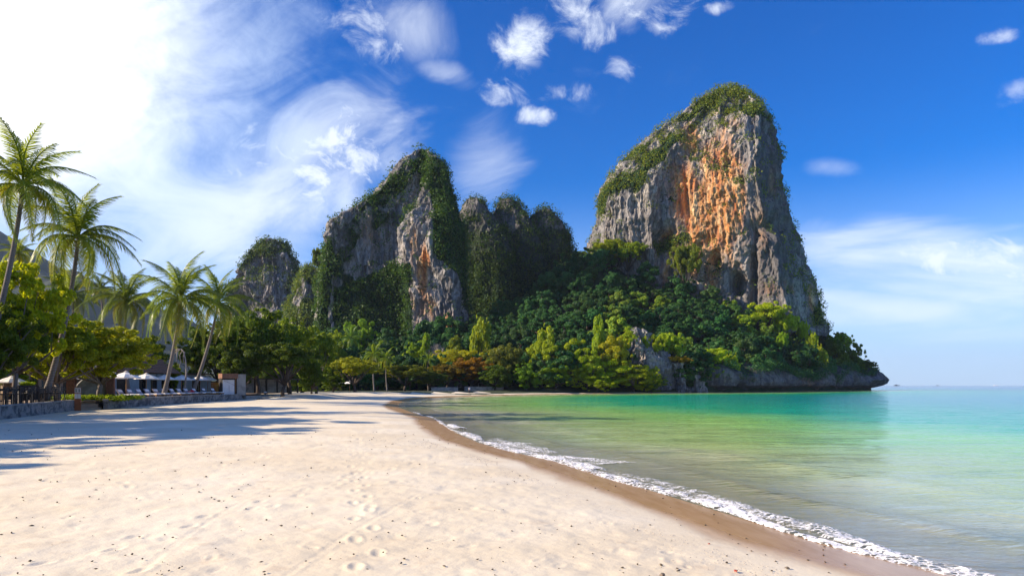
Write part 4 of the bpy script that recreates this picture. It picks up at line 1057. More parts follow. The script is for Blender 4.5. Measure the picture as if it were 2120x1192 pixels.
# terrace floor behind the walls
def terrace():
    line = WL + WR + [(-37.0, 116)]
    V = []; Fc = []
    for (x, y) in line: V += [(x - .17, y, TZ), (-90, y + 0.0, TZ)]
    for i in range(len(line) - 1): Fc.append((2 * i, 2 * i + 2, 2 * i + 3, 2 * i + 1))
    me = bpy.data.meshes.new('terrace'); me.from_pydata(V, [], Fc); me.materials.append(M['tan']); tag(add('terrace', me), kind='structure')
terrace()
# steps in the wall gap
st = thing('beach_steps', 'short tan steps in the gap of the sea wall beside the notice board', 'steps', (-34.9, 55.8, 0), math.atan2(2.8, .9))
for k in range(4):
    MB().box((0, 0.25 + k * .3, .10 + k * .30), (2.7, .6, .30)).build('step', M['tan' if k else 'wallstone'], st, bevel=.01)
MB().box((0, 1.35, .75), (2.72, .12, .95)).build('back_panel', M['tan'], st)

def umbrella(loc, s=1.0, label='', proto=None, rz=0):
    if proto: return copy_thing(proto, loc, rz, label, (s, s, s))
    t = thing('beach_umbrella', label, 'parasol', loc, rz, 'white parasols on the terrace')
    MB().tube([(0, 0, 0), (0, 0, 2.62)], .035, 8).build('pole', M['wood'], t, True)
    MB().cyl((0, 0, 0), .28, .07, 14).build('base', M['concrete'], t, bevel=.01)
    mb = MB(); n = 8; R0 = 1.32
    ring = lambda r, z: [(r * math.cos(2 * math.pi * (k + .5) / n), r * math.sin(2 * math.pi * (k + .5) / n), z) for k in range(n)]
    a = ring(.16, 2.56); b = ring(.75, 2.36); c = ring(R0, 2.06); d = ring(R0 * 1.005, 1.97)
    mids = lambda A, k, sag: tuple(Vector(A[k]).lerp(Vector(A[(k + 1) % n]), .5) * 1 + Vector((0, 0, -sag)))
    for k in range(n):
        k2 = (k + 1) % n
        mb.quad([a[k], b[k], b[k2], a[k2]]); m1 = mids(b, k, .015); m2 = mids(c, k, .03)
        mb.v.append(m1); mb.v.append(m2); i1, i2 = len(mb.v) - 2, len(mb.v) - 1
        i = len(mb.v); mb.v += [b[k], b[k2], c[k], c[k2]]
        mb.f += [(i, i + 2, i2, i1), (i1, i2, i + 3, i + 1)]
        mb.quad([c[k], d[k], d[k2], c[k2]])
    mb.build('canopy', M['canvas'], t)
    mb = MB(); e = ring(.24, 2.60); 
    for k in range(n): mb.quad([(0, 0, 2.68), e[k], e[(k + 1) % n]])
    mb.build('vent_cap', M['canvas'], t)
    MB().cyl((0, 0, 2.66), .03, .14, 8, .012).build('finial', M['wood'], t)
    for k in range(n):
        an = 2 * math.pi * (k + .5) / n
        MB().tube([(.03 * math.cos(an), .03 * math.sin(an), 2.50), (1.28 * math.cos(an), 1.28 * math.sin(an), 2.03)], .014, 4).build('rib', M['wood'], t)
    return t
UM = [(261, 66, 'largest white parasol, nearest in the row beside the brick pillar'), (236, 72, 'white parasol half hidden behind the largest one'), (303, 76, 'white parasol right of the largest one, before the dark doorway'),
      (341, 86, 'white parasol in front of the full green palm trunk'), (376, 90, 'white parasol between the palm trunks'), (414, 95, 'white parasol second from the right end of the row'),
      (430, 101, 'last white parasol at the right end, near the orange panel'), (314, 88, 'white parasol behind the one in front of the doorway'), (24, 50, 'single white parasol at the left edge above the bamboo screen'),
      (170, 70, 'white parasol behind the grey rounded wall'), (185, 78, 'farther white parasol partly hidden behind the grey rounded wall')]
up0 = None
for i, (px, Y, lab) in enumerate(UM):
    loc = (XatY(px, Y), Y, TZ); s = 1.0 if i != 8 else .75
    if up0 is None: up0 = umbrella(loc, 1, lab); up0.location = loc
    else: umbrella(loc, s, lab, up0, i * .4)
copy_thing(up0, (XatY(706, 165), 165, .8), .3, 'small dark-looking parasol under the trees left of the olive tree trunk', (.9, .9, .9))
copy_thing(up0, (XatY(724, 160), 160, .8), .7, 'small pale parasol just left of the olive tree trunk', (1, 1, 1))

def lounger(cush, back):
    t = thing('sun_lounger', 'x', 'sun lounger', (0, 0, 0), 0, 'sun loungers on the terrace')
    mb = MB(); mb.box((.95, .31, .28), (1.9, .05, .07)).box((.95, -.31, .28), (1.9, .05, .07)).box((1.88, 0, .28), (.05, .6, .07)); mb.build('frame', M['wood'], t)
    for x in (.12, 1.78):
        for y in (-.29, .29): MB().box((x, y, .13), (.06, .06, .26)).build('leg', M['wood'], t)
    MB().box((1.28, 0, .37), (1.26, .62, .11)).build('cushion', M[cush], t, bevel=.03)
    MB().box((.36, 0, .62), (.78, .62, .10), ry=R(48)).build('backrest', M[back], t, bevel=.03)
    MB().box((.30, 0, .74), (.30, .5, .12), ry=R(48)).build('pillow', M['white'], t, bevel=.04)
    return t
LG = []
n = 14
for i in range(n):
    q = i / (n - 1); y = 61.5 + q * 27.5; x = np.interp(y, [57, 64, 72, 84, 90], [-34.4, -35.6, -36.6, -37.7, -37.0]) - 2.55
    LG.append((float(x), y))
lpr = {}
ordn = ['first', 'second', 'third', 'fourth', 'fifth', 'sixth', 'seventh', 'eighth', 'ninth', 'tenth', 'eleventh', 'twelfth', 'thirteenth', 'last']
for i, (x, y) in enumerate(LG):
    k = ('white', 'greycloth') if i in (0, 11, 12, 13) else ('white', 'mauve')
    lab = f"{'grey' if k[1] == 'greycloth' else 'mauve'}-backed white sun lounger, {ordn[i]} along the sea wall from the brick pillar"
    rz = -0.25 + random.uniform(-.05, .05)
    if k not in lpr: lpr[k] = lounger(*k); lpr[k].location = (x, y, TZ); lpr[k].rotation_euler = (0, 0, rz); lpr[k]['label'] = lab
    else: copy_thing(lpr[k], (x, y, TZ), rz, lab)
tw = MB().box((0, 0, .06), (.7, .55, .12)).box((.1, .05, .2), (.35, .3, .2), .4); o = tw.build('towel', M['red'], None, bevel=.05, loc=(LG[10][0] + .9, LG[10][1], TZ + .43)); tag(o, 'crumpled bright red towel on one of the farther loungers', 'towel')

def pillar(px, Y, label, h=1.95, w=.56):
    x = XatY(px, Y); t = thing('brick_pillar', label, 'pillar', (x, Y, TZ), .35)
    MB().box((0, 0, h / 2), (w - .05, w - .05, h)).build('core', M['mortar'], t)
    mb = MB(); rs = random.Random(px); c = 0; z = .0
    while z < h - .02:
        for sd in range(4):
            for j in range(3):
                u = (j - 1) * w / 3 + (w / 12 if c % 2 else -w / 12); d = w / 2 - .03 + rs.uniform(0, .03)
                a = sd * math.pi / 2; mb.box((u * math.cos(a) - d * math.sin(a) * -1 * 1, u * math.sin(a) - d * math.cos(a), z + .055), (w / 3 - .025, .11, .085), a)
        z += .105; c += 1
    o = mb.build('bricks', M['brick'], t); o['kind'] = 'stuff'
    MB().box((0, 0, h + .03), (w + .05, w + .05, .07)).build('cap', M['mortar'], t)
pillar(148, 58.5, 'rough red brick pillar left of the grey rounded wall'); pillar(229, 60.5, 'rough red brick pillar right of the grey rounded wall')
def mound():
    a = Vector((XatY(157, 59), 59, TZ)); b = Vector((XatY(222, 60.5), 60.5, TZ)); t = (b - a); L = t.length; u = t / L
    out = []; N = 20
    for i in range(N + 1):
        q = i / N; h = 1.15 + .95 * max(0, math.sin(math.pi * q)) ** .8; out.append(a + u * L * q + Vector((0, 0, h)))
    out = [a] + out + [b]
    nrm = Vector((u.y, -u.x, 0)); mb = MB().prism(out, (0, 0, 0), tuple(-nrm * .45))
    tag(mb.build('garden_wall', M['concrete'], None, bevel=.05), 'grey rounded concrete wall between two brick pillars', 'wall')
mound()
def hedge():
    rs = np.random.RandomState(8); C = []
    for _ in range(420):
        q = rs.rand(); Y = 55.6 + q * 8.5; px0 = 128 + q * 140; C.append((XatY(128 + rs.rand() * 135, 57.5) - 0.0, 55.8 + rs.rand() * 5.2 * (0.4 + .6 * q), TZ + .1 + .22 * rs.rand()))
    C = np.array(C); keep = [i for i, c in enumerate(C) if not (-35.6 < c[0] and c[1] < 57.4)]
    V, Q = blob_leaves(C[keep], rs.uniform(.16, .34, len(keep)), 34, .13, rs)
    o = add('hedge', make_mesh('hedge', V, Q, [M['leaf']], False)); o.color = (1.3, 1.4, .8, 1); tag(o, 'low green hedge spilling over the terrace edge around the grey rounded wall', 'hedge', kind='stuff')
hedge()
nb = thing('notice_board', 'orange-brown notice board with four sheets at the left of the beach steps', 'sign', (XatY(161, 54), 54, .3), .3)
MB().box((0, 0, .95), (.46, .06, 1.9)).build('board', M['orangewood'], nb, bevel=.01)
for i, (x, z, mt) in enumerate(((-.1, 1.68, 'photo'), (.12, 1.68, 'photo'), (-.1, 1.22, 'paper'), (.12, 1.22, 'paper'))):
    MB().box((x, -.04, z), (.20, .012, .40 if i < 2 else .38)).build('sheet', M['paper'], nb)
    if i < 2: MB().box((x, -.05, z), (.12, .012, .28)).build('picture', M['photo'], nb)

def bar_chair(t0=None):
    t = thing('bar_chair', 'x', 'chair', (0, 0, 0), 0, 'dark bar chairs on the restaurant terrace')
    MB().box((0, 0, .72), (.44, .42, .05)).build('seat', M['dark'], t, bevel=.01)
    for x in (-.19, .19):
        MB().box((x, -.18, .36), (.045, .045, .72)).build('leg', M['dark'], t); MB().box((x, .19, .36), (.045, .045, .72)).build('leg', M['dark'], t)
    mb = MB()
    for x in (-.19, .19): mb.box((x, .2, .96), (.045, .04, .48))
    for z in (.88, 1.0, 1.14): mb.box((0, .2, z), (.36, .025, .07))
    mb.build('backrest', M['dark'], t); MB().box((0, -.18, .28), (.36, .03, .04)).build('footrest', M['dark'], t)
    return t
def bar_table():
    t = thing('bar_table', 'x', 'table', (0, 0, 0), 0, 'dark tall tables on the restaurant terrace')
    MB().box((0, 0, 1.05), (1.1, .75, .06)).build('tabletop', M['dark'], t, bevel=.01)
    for x in (-.48, .48):
        for y in (-.31, .31): MB().box((x, y, .51), (.07, .07, 1.02)).build('leg', M['dark'], t)
    mb = MB().box((0, .31, .98), (.9, .03, .1)).box((0, -.31, .98), (.9, .03, .1)); mb.build('apron', M['dark'], t)
    return t
tb0 = ch0 = None
for i, (px, Y) in enumerate(((8, 42.5), (40, 44.5), (66, 47), (92, 49.5), (113, 51.8))):
    loc = (XatY(px, Y) - .6, Y, TZ); rz = 1.2
    lab = ('dark tall table cut by the left edge of the view', 'dark tall table second from the left edge', 'dark tall table in the middle of the terrace, under the small green planter', 'dark tall table under the forked trunk of the almond tree', 'dark tall table at the right end, with white napkins on it')[i]
    if tb0 is None: tb0 = bar_table(); tb0.location = loc; tb0.rotation_euler = (0, 0, rz); tb0['label'] = lab
    else: copy_thing(tb0, loc, rz, lab)
    for j, (dx, dy, r) in enumerate(((.75, -.3, -1.55), (.75, .45, -1.65), (-.75, .0, 1.57))):
        l2 = (loc[0] + dx, loc[1] + dy, TZ); lb = f"dark high-backed chair at the {('front left', 'front right', 'rear')[j]} of the {('first', 'second', 'third', 'fourth', 'fifth')[i]} tall table from the left"
        if ch0 is None: ch0 = bar_chair(); ch0.location = l2; ch0.rotation_euler = (0, 0, r); ch0['label'] = lb
        else: copy_thing(ch0, l2, r + random.uniform(-.2, .2), lb)
nk = MB().box((0, 0, .04), (.16, .12, .08)).box((.2, .05, .05), (.1, .12, .10), .5); tag(nk.build('napkin_stack', M['paper'], None, bevel=.02, loc=(XatY(113, 51.8) - .6, 51.8, TZ + 1.08)), 'small white napkins standing on the rightmost tall table', 'napkins')
rs_ = np.random.RandomState(2); V, Q = blob_leaves(np.array([(rs_.uniform(-.5, .5), rs_.uniform(-.2, .2), rs_.uniform(0, .15)) for _ in range(40)]), rs_.uniform(.08, .16, 40), 26, .08, rs_)
pt = thing('planter', 'small bright green plant in a dark trough behind the tall tables', 'plant', (XatY(58, 50), 50, TZ), 1.0)
MB().box((0, 0, .75), (1.3, .35, 1.1)).build('trough', M['dark'], pt, bevel=.02); o = add('foliage', make_mesh('foliage', V, Q, [M['leaf']], False), pt, (0, 0, 1.35)); o.color = (2.2, 2.2, .6, 1)

def oriented(name, label, cat, p0, p1, z):
    """thing whose local X axis runs from p0 to p1, local -Y faces the beach"""
    d = Vector((p1[0] - p0[0], p1[1] - p0[1], 0)); t = thing(name, label, cat, (p0[0], p0[1], z), math.atan2(d.y, d.x)); return t, d.length
def restaurant():
    Y0, Y1 = 60, 68; p0 = (XatY(-30, Y0), Y0); p1 = (XatY(158, Y1), Y1)
    t, L = oriented('restaurant', 'tan open-fronted restaurant with columns behind the left almond trees', 'building', p0, p1, TZ)
    MB().box((L / 2, 3.2, 1.5), (L, .2, 3.0)).build('wall', M['tan'], t)
    for k in range(8): MB().box((L * (k + .5) / 8, .1, 1.3), (.34, .34, 2.6)).build('column', M['tan'], t, bevel=.02)
    for k in range(5): MB().box((L * (k + .8) / 6, 3.05, 1.15), (1.0, .1, 2.1)).build('door', M['darkroom'], t)
    MB().box((L / 2, .1, 2.72), (L + .4, .3, .22)).build('beam', M['dark'], t)
    mb = MB().prism([(-.3, -.9, 2.75), (-.3, 1.9, 3.9), (-.3, 4.4, 2.75), (-.3, 4.4, 2.9), (-.3, 1.9, 4.05), (-.3, -.9, 2.9)], (0, 0, 0), (L + .6, 0, 0)); mb.build('roof', M['tile'], t)
restaurant()
sc_, L_ = oriented('bamboo_screen', 'brown bamboo screen below the single white parasol at the left', 'screen', (XatY(8, 52), 52), (XatY(44, 53), 53), TZ)
for k in range(22): MB().tube([(k * L_ / 22, 0, .5), (k * L_ / 22, 0, 1.62 + .05 * math.sin(k * 1.7))], L_ / 46, 6).build('bamboo_cane', M['bamboo'], sc_, True)
MB().box((L_ * .8, -.06, 1.25), (.32, .01, .42)).build('sheet', M['paper'], sc_)

def beach_club():
    Y0, Y1 = 77, 104; p0 = (XatY(222, Y0), Y0); p1 = (XatY(436, Y1), Y1)
    t, L = oriented('beach_club', 'blue-grey low building with a brown thatched roof behind the white parasols', 'building', p0, p1, TZ)
    h = 2.75
    ops = [(0.06, .16), (.24, .30), (.34, .40), (.44, .60), (.64, .69), (.76, .86)]
    x = 0
    for (a, b) in ops + [(1.0, 1.0)]:
        if a * L > x: MB().box(((x + a * L) / 2, 0, h / 2), (a * L - x, .25, h)).build('wall', M['bluegrey'], t)
        x = b * L
        if b > a and b < 1:
            MB().box(((a + b) / 2 * L, .06, 2.5), ((b - a) * L, .25, .5)).build('lintel', M['bluegrey'], t)
            f = MB(); w = (b - a) * L; cx = (a + b) / 2 * L
            f.box((cx - w / 2 + .05, .02, 1.13), (.1, .2, 2.24)).box((cx + w / 2 - .05, .02, 1.13), (.1, .2, 2.24)).box((cx, .02, 2.2), (w - .2, .2, .1)); fo = f.build('door_frame', M['dark'], t)
            MB().box((cx, .16, 1.1), (w - .2, .04, 2.1)).build('glass', M['darkroom'], fo)
    # thatched roof over the middle part
    xa, xb = -.5, L * .56
    V = [(xa, -1.2, 2.85), (xb, -1.2, 2.85), (xb - 1.5, 3.0, 6.3), (xa + 2, 3.0, 6.3), (xa, 7, 2.85), (xb, 7, 2.85)]
    mb = MB(); nr = 12
    for k in range(nr):
        q0, q1 = k / nr, (k + 1) / nr
        a0, b0 = Vector(V[0]).lerp(Vector(V[3]), q0), Vector(V[1]).lerp(Vector(V[2]), q0); a1, b1 = Vector(V[0]).lerp(Vector(V[3]), q1), Vector(V[1]).lerp(Vector(V[2]), q1)
        lift = Vector((0, -.05, .09)); mb.quad([a0 + lift, b0 + lift, b1, a1]); mb.quad([a0, b0, b0 + lift, a0 + lift])
    mb.quad([V[1], V[5], V[2]]); mb.quad([V[0], V[3], V[4]]); mb.quad([V[3], V[2], V[5], V[4]]); mb.quad([V[0], V[4], V[5], V[1]])
    mb.build('roof', M['thatch'], t)
    # flat white roof edge to the left
    MB().box((-3.2, 1.5, 3.3), (6.2, 5, .25)).build('flat_roof', M['bluegrey'], t)
    MB().box((L * .80, 1.2, 2.95), (L * .42, 3.2, .18)).build('side_roof', M['dark'], t)
    MB().box((L * .5, 7.2, 1.4), (L, .2, 2.8)).build('rear_wall', M['bluegrey'], t)
beach_club()
pn, L_ = oriented('painted_panel', 'orange and red painted panel left of the white shed door', 'panel', (XatY(437, 93), 93), (XatY(458, 94), 94), TZ)
def mural():
    m, g, out = new_mat('mural_paint'); co = g.node('ShaderNodeTexCoord').outputs['Object']
    v = g.node('ShaderNodeTexVoronoi', {'Vector': co, 'Scale': 5.0}); sp = g.node('ShaderNodeSeparateXYZ', {0: co})
    f = g.math('MULTIPLY', sp.outputs[0], .8)
    c = g.ramp(f, [(.0, (.25, .10, .02)), (.5, (.45, .20, .03)), (.75, (.50, .30, .05)), (.85, (.5, .03, .02)), (1, (.45, .02, .02))])
    c = g.mix(g.smooth(v.outputs[0], .25, .1), c, (.6, .5, .3)); b = g.node('ShaderNodeBsdfPrincipled', {'Base Color': c, 'Roughness': .7}); g.l.new(b.outputs[0], out.inputs[0]); return m
MB().box((L_ / 2, 0, .85), (L_, .12, 1.7)).build('board', mural(), pn); MB().box((L_ / 2, -.08, 1.75), (L_ + .1, .08, .1)).build('frame', M['dark'], pn)
sh, L_ = oriented('shed', 'small shed with white door and grey side block ending the terrace', 'shed', (XatY(460, 91.5), 91.5), (XatY(488, 92.5), 92.5), TZ)
MB().box((L_ / 2, 1.0, 1.1), (L_ + .1, 1.9, 2.2)).build('wall', M['dark'], sh)
dr = MB().box((L_ * .47, -.0, 1.02), (L_ * .86, .08, 2.04)).build('door', M['white'], sh, bevel=.01)
MB().tube([(L_ * .1, -.06, 1.95), (L_ * .9, -.06, 1.3)], .012, 4).build('brace', M['dark'], dr); MB().box((L_ * .5, -.06, .75), (.02, .02, 1.1)).build('bolt', M['dark'], dr)
MB().box((L_ / 2, .5, 2.55), (L_ + .3, 2.4, .65)).build('roof_band', M['tile'], sh); MB().box((L_ + .68, .9, 1.35), (1.15, 2.4, 2.9)).build('side_block', M['concrete'], sh)
MB().box((L_ - .02, -.1, 1.15), (.07, .07, 2.3)).build('post', M['wood'], sh)
fb, L_ = oriented('low_building', 'low tan building with dark posts half hidden under the dark grove', 'building', (XatY(503, 110), 110), (XatY(616, 124), 124), 1.0)
MB().box((L_ / 2, 1.6, 1.3), (L_, .2, 2.6)).build('wall', M['farwall'], fb)
for k in range(6): MB().box((L_ * k / 5, 0, 1.2), (.22, .22, 2.4)).build('post', M['dark'], fb)
MB().box((L_ / 2, .8, 2.5), (L_ + .6, 2.6, .18)).build('roof', M['dark'], fb)
wall('far pale concrete wall in panels at the back of the beach', [(XatY(893, 178), 178), (XatY(948, 182), 182)], h0=.2, h1=1.85, th=.3, mat='farwall', cop=False, name='concrete_wall')
wall('farthest concrete wall in panels near the headland', [(XatY(962, 184), 184), (XatY(1042, 192), 192)], h0=.2, h1=2.0, th=.3, mat='farwall', cop=False, name='concrete_wall')
hh, L_ = oriented('far_house', 'low house with an orange tiled roof edge behind the reddish tree', 'house', (XatY(900, 192), 192), (XatY(1010, 200), 200), .8)
MB().box((L_ / 2, 2, 1.5), (L_, 3.8, 3.0)).build('wall', M['dark'], hh); MB().prism([(-.4, -.7, 2.9), (-.4, 2, 4.1), (-.4, 4.6, 2.9)], (0, 0, 0), (L_ + .8, 0, 0)).build('roof', M['tile'], hh)
for k in range(3): 
    f_ = MB().box((L_ * (.45 + .2 * k), .05, 1.6), (1.2, .1, 1.3)).build('window', M['concrete'], hh); MB().box((L_ * (.45 + .2 * k), -.02, 1.6), (1.0, .06, 1.1)).build('pane', M['darkroom'], f_)

# pale bare tree with hanging stems beside the right palm
def weeping():
    Y = 84; b = Vector((XatY(381, Y), Y, TZ)); t = thing('bare_tree', 'pale leafless tree with arching stems hanging down beside the right palms', 'tree', b)
    c = lambda px, py: Vector(P(px, py, Y)) - b
    MB().tube([(0, 0, 0), c(386, 770), c(384, 745), c(380, 727), c(374, 722)], [.13, .1, .08, .07, .06], 8).build('trunk', M['twig'], t, True)
    for k, pts in enumerate(([(378, 723), (370, 722), (362, 730), (360, 745)], [(376, 723), (368, 728), (367, 745), (370, 756)], [(378, 725), (372, 735), (374, 748), (371, 760)], [(374, 722), (365, 724), (359, 735)], [(380, 728), (376, 738), (377, 752)])):
        MB().tube([c(*p) + Vector((0, (k - 2) * .2, 0)) for p in pts], [.06, .05, .04, .03][:len(pts)], 5).build('branch', M['twig'], t, True)
weeping()

# ------------------------------------------------------------------ people
def skin_person(name, label, joints, edges, loc, rz, parts):
    """one continuous body grown with a skin modifier; parts = (part name, joint edges, radii, material)"""
    t = thing(name, label, 'person', loc, rz)
    def grow(nm, js, es, mat):
        me = bpy.data.meshes.new(nm); keys = list(js); me.from_pydata([js[k][0] for k in keys], [(keys.index(a), keys.index(b)) for a, b in es], [])
        o = add(nm, me, t); md = o.modifiers.new('skin', 'SKIN'); sv = me.skin_vertices[0].data
        for i, k in enumerate(keys): sv[i].radius = (js[k][1], js[k][1]); sv[i].use_root = (i == 0)
        s2 = o.modifiers.new('sub', 'SUBSURF'); s2.levels = 1; s2.render_levels = 1; me.materials.append(mat); return o
    grow('body', joints, edges, M['skin'])
    for nm, js, es, mat in parts: grow(nm, js, es, M[mat])
    return t
J = {'pel': ((0, 0, .92), .11), 'ch': ((0, 0, 1.25), .13), 'nk': ((0, 0, 1.44), .05), 'hd': ((0, -.01, 1.56), .085), 'tp': ((0, 0, 1.64), .07),
     'ls': ((-.17, 0, 1.38), .055), 'le': ((-.23, .03, 1.12), .04), 'lh': ((-.25, -.04, .87), .028), 'lf': ((-.25, -.07, .78), .02), 'rs': ((.17, 0, 1.38), .055), 're': ((.24, .03, 1.12), .04), 'rh': ((.24, -.06, .88), .028), 'rf': ((.24, -.1, .8), .02),
     'lk': ((-.10, -.04, .50), .06), 'la': ((-.11, .05, .08), .04), 'lt': ((-.11, -.09, .03), .035), 'lhp': ((-.09, 0, .86), .085), 'rhp': ((.09, 0, .86), .085), 'rk': ((.10, -.12, .50), .06), 'ra': ((.11, -.10, .08), .04), 'rt': ((.11, -.24, .03), .035)}
E = [('pel', 'ch'), ('ch', 'nk'), ('nk', 'hd'), ('hd', 'tp'), ('ch', 'ls'), ('ls', 'le'), ('le', 'lh'), ('lh', 'lf'), ('ch', 'rs'), ('rs', 're'), ('re', 'rh'), ('rh', 'rf'), ('pel', 'lhp'), ('lhp', 'lk'), ('lk', 'la'), ('la', 'lt'), ('pel', 'rhp'), ('rhp', 'rk'), ('rk', 'ra'), ('ra', 'rt')]
px_, py_ = XatY(972, 160), 160.0
skin_person('person', 'person in a white top and dark trousers walking along the far waterline', J, E, (px_, py_, max(gz(px_, py_), 0)), .3, [
    ('shirt', {'a': ((0, 0, .95), .125), 'b': ((0, 0, 1.25), .15), 'c': ((0, 0, 1.40), .09), 'd': ((-.18, 0, 1.37), .07), 'e': ((-.22, .02, 1.2), .055), 'f': ((.18, 0, 1.37), .07), 'g': ((.22, .02, 1.2), .055)}, [('a', 'b'), ('b', 'c'), ('b', 'd'), ('d', 'e'), ('b', 'f'), ('f', 'g')], 'white'),
    ('trousers', {'a': ((0, 0, .93), .12), 'b': ((-.09, 0, .85), .095), 'c': ((-.10, -.04, .5), .075), 'd': ((-.11, .04, .16), .055), 'e': ((.09, 0, .85), .095), 'f': ((.10, -.12, .5), .075), 'g': ((.11, -.10, .16), .055)}, [('a', 'b'), ('b', 'c'), ('c', 'd'), ('a', 'e'), ('e', 'f'), ('f', 'g')], 'navy'),
    ('hair', {'a': ((0, .02, 1.60), .085), 'b': ((0, .03, 1.68), .07)}, [('a', 'b')], 'hair')])
JS = {'pel': ((0, 0, .14), .13), 'ch': ((0, .03, .46), .13), 'nk': ((0, 0, .64), .05), 'hd': ((0, -.03, .76), .085), 'tp': ((0, -.02, .84), .07), 'ls': ((-.17, 0, .58), .055), 'le': ((-.24, -.14, .38), .04), 'lh': ((-.14, -.36, .42), .028),
      'rs': ((.17, 0, .58), .055), 're': ((.24, -.14, .38), .04), 'rh': ((.14, -.36, .42), .028), 'lk': ((-.12, -.40, .46), .06), 'la': ((-.12, -.52, .08), .04), 'lt': ((-.12, -.64, .03), .035), 'rk': ((.12, -.40, .46), .06), 'ra': ((.12, -.52, .08), .04), 'rt': ((.12, -.64, .03), .035)}
ES = [('pel', 'ch'), ('ch', 'nk'), ('nk', 'hd'), ('hd', 'tp'), ('ch', 'ls'), ('ls', 'le'), ('le', 'lh'), ('ch', 'rs'), ('rs', 're'), ('re', 'rh'), ('pel', 'lk'), ('lk', 'la'), ('la', 'lt'), ('pel', 'rk'), ('rk', 'ra'), ('ra', 'rt')]
skin_person('person', 'person in pale clothes sitting on the sand against the low wall under the dark grove', JS, ES, (XatY(549, 104), 104.0, gz(XatY(549, 104), 104)), .9, [
    ('shirt', {'a': ((0, 0, .16), .14), 'b': ((0, .03, .46), .15), 'c': ((0, 0, .60), .09), 'd': ((-.18, 0, .57), .07), 'e': ((-.23, -.1, .42), .055), 'f': ((.18, 0, .57), .07), 'g': ((.23, -.1, .42), .055)}, [('a', 'b'), ('b', 'c'), ('b', 'd'), ('d', 'e'), ('b', 'f'), ('f', 'g')], 'white'),
    ('hair', {'a': ((0, 0, .80), .085), 'b': ((0, 0, .88), .07)}, [('a', 'b')], 'hair')])

# ------------------------------------------------------------------ boats near the horizon
def boat(px, Y, L, label, mat, cabin=True):
    x = XatY(px, Y); t = thing('boat', label, 'boat', (x, Y, 0)); k = L / 2
    mb = MB().prism([(-k, -L * .12, .6 * L * .12), (-k * .9, -L * .12, -.1), (k * .8, -L * .12, -.1), (k * 1.15, -L * .12, L * .13), (k * .7, -L * .12, L * .085)], (0, 0, 0), (0, L * .24, 0)); mb.build('hull', mat, t)
    if cabin: MB().box((-k * .15, 0, L * .13), (L * .45, L * .18, L * .10), taper=.9).build('cabin', mat, t); MB().tube([(0, 0, L * .1), (0, 0, L * .32)], L * .008, 4).build('mast', M['dark'], t)
boat(2061, 2800, 20, 'tiny white boat on the horizon at the far right', M['white']); boat(1856, 2500, 22, 'long dark boat on the horizon nearest the headland', M['dark']); boat(1941, 3000, 14, 'tiny dark boat in the middle of the open horizon', M['dark'])
by = thing('marker_pole', 'thin dark marker pole standing in the sea off the tip of the headland', 'pole', (XatY(1804, 600), 600, 0))
MB().tube([(0, 0, -1), (.1, 0, 3.2)], .16, 6).build('pole', M['dark'], by); MB().cyl((0, 0, -.2), .7, .5, 10, .5).build('float', M['white'], by)

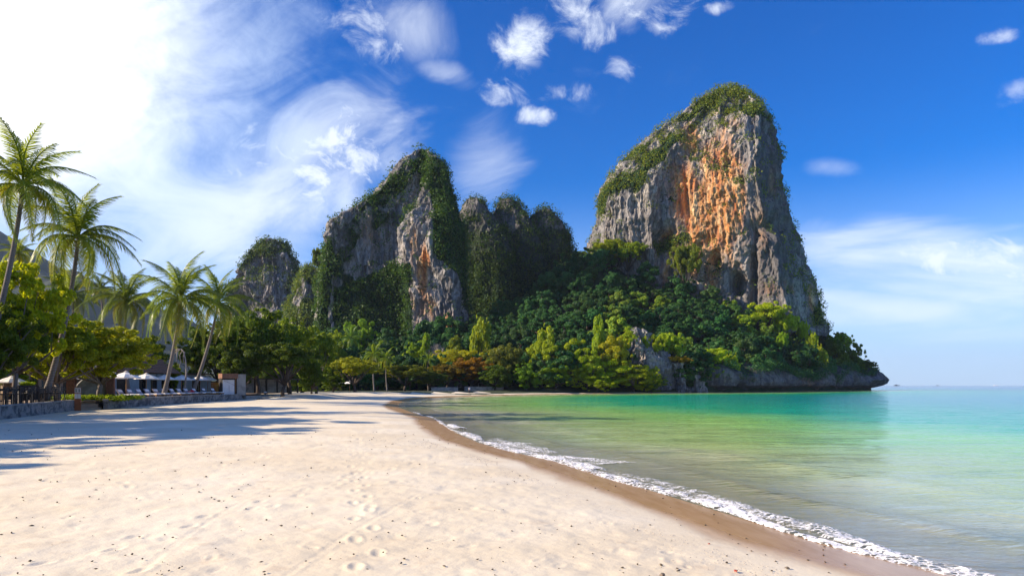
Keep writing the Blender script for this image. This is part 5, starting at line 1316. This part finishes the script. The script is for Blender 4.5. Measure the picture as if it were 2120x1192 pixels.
# ------------------------------------------------------------------ litter on the sand
def pebbles():
    rs = np.random.RandomState(21); Vs = []; Qs = []; n = 0
    base = np.array([(1, 0, 0), (0, 1, 0), (-1, 0, 0), (0, -1, 0), (0, 0, 1), (0, 0, -1)], float)
    tri = np.array([(0, 1, 4), (1, 2, 4), (2, 3, 4), (3, 0, 4), (1, 0, 5), (2, 1, 5), (3, 2, 5), (0, 3, 5)])
    def scatter(xs, ys, size, lift=.4):
        nonlocal n
        s = signed_shore(xs, ys); z = ground_z(xs, ys, s); ok = s > .2; xs, ys, z, size = xs[ok], ys[ok], z[ok], size[ok]
        k = len(xs); a = rs.rand(k) * 6.28; sc = np.stack([size * rs.uniform(.7, 1.5, k), size * rs.uniform(.5, 1, k), size * rs.uniform(.35, .7, k)], -1)
        b = base[None] * sc[:, None]; c, s_ = np.cos(a)[:, None], np.sin(a)[:, None]
        x = b[..., 0] * c - b[..., 1] * s_ + xs[:, None]; y = b[..., 0] * s_ + b[..., 1] * c + ys[:, None]; zz = b[..., 2] + z[:, None] + size[:, None] * lift
        Vs.append(np.stack([x, y, zz], -1).reshape(-1, 3)); Qs.append((tri[None] + 6 * np.arange(k)[:, None, None]).reshape(-1, 3) + n); n += 6 * k
    outs = {}
    # dark bits
    k = 900; y = 5.2 + 26 * rs.rand(k) ** 1.7; x = (rs.rand(k) * 1.6 - .85) * y; scatter(x, y, rs.uniform(.006, .02, k) * (1 + y / 30))
    V1, Q1 = np.vstack(Vs), np.vstack(Qs); Vs, Qs, n = [], [], 0
    # pale shell grit along the old tide line
    pts, t = resample(SHORE[3:14], .02); pts = smooth_path(pts, 40, 2); k = 4200; i = rs.randint(0, len(pts), k); tan = np.gradient(pts, axis=0); tan /= np.hypot(*tan.T)[:, None]
    off = 2.3 + rs.gamma(1.2, .45, k); x = pts[i, 0] - tan[i, 1] * off; y = pts[i, 1] + tan[i, 0] * off; scatter(x, y, rs.uniform(.003, .0105, k) * (1 + y / 40))
    V2, Q2 = np.vstack(Vs), np.vstack(Qs)
    md = simple('dark_debris', (0.05, 0.035, 0.025), (0.12, 0.09, 0.06), 30, .9); ms = simple('shell', (0.66, 0.60, 0.52), (0.40, 0.34, 0.28), 40, .7)
    tag(add('beach_debris', make_mesh('beach_debris', V1, Q1, [md], False)), 'small dark bits of coral and bark scattered over the sand', 'debris', kind='stuff')
    tag(add('shell_grit', make_mesh('shell_grit', V2, Q2, [ms], False)), 'pale shell grit along the edge of the wet sand', 'shells', kind='stuff')
    mr = simple('red_leaf', (0.45, 0.09, 0.05), (0.3, 0.05, 0.03), 20, .6); mc = simple('coral_piece', (0.10, 0.08, 0.06), (0.25, 0.2, 0.15), 20, .9)
    def lump(px, py, r, mat, name, lab, cat):
        r *= .62
        yy = (CZ - .3) * F / (py - HY); xx = XatY(px, yy); z = gz(xx, yy); rr = random.Random(px); mb = MB(); m = 6
        for j in range(3):
            o = Vector((rr.uniform(-r, r) * .6, rr.uniform(-r, r) * .6, r * .3)); mb.tube([o + Vector((-r * .8, 0, 0)), o + Vector((-r * .4, r * .1, r * .25)), o + Vector((r * .3, -r * .1, r * .3)), o + Vector((r * .8, r * .1, .0))], [r * .1, r * rr.uniform(.3, .5), r * rr.uniform(.25, .45), r * .08], m)
        tag(mb.build(name, mat, None, True, loc=(xx, yy, z), rot=(0, 0, rr.uniform(0, 3))), lab, cat)
    lump(1522, 1168, .045, mr, 'fallen_leaf', 'curled bright red leaf lying alone on the dry sand', 'leaf'); lump(1468, 1108, .03, mr, 'fallen_leaf', 'small orange leaf at the edge of the wet sand', 'leaf')
    lump(1372, 1184, .06, mc, 'coral_lump', 'broken brown coral lump at the bottom edge of the photo', 'coral'); lump(1627, 1156, .05, mc, 'coral_lump', 'pale and dark coral lump close to the wet sand', 'coral')
    lump(1405, 1172, .04, mc, 'coral_lump', 'smaller brown coral lump right of the broken one', 'coral'); lump(83, 1000, .07, mc, 'coral_lump', 'dark lump on the bright sand at the left', 'coral'); lump(118, 1003, .05, mc, 'coral_lump', 'second dark lump just right of the one on the left', 'coral')
pebbles()

# ------------------------------------------------------------------ air
def haze():
    m = bpy.data.materials.new('haze'); m.use_nodes = True; m.node_tree.nodes.clear(); g = NT(m.node_tree)
    out = g.node('ShaderNodeOutputMaterial')
    v = g.node('ShaderNodeVolumePrincipled', {'Color': (0.66, 0.80, 1.0, 1), 'Density': 0.00006, 'Anisotropy': 0.1})
    g.l.new(v.outputs[0], out.inputs['Volume'])
    tag(MB().box((0, 0, 184), (19400, 19400, 390)).build('haze', m), kind='stuff')
haze()
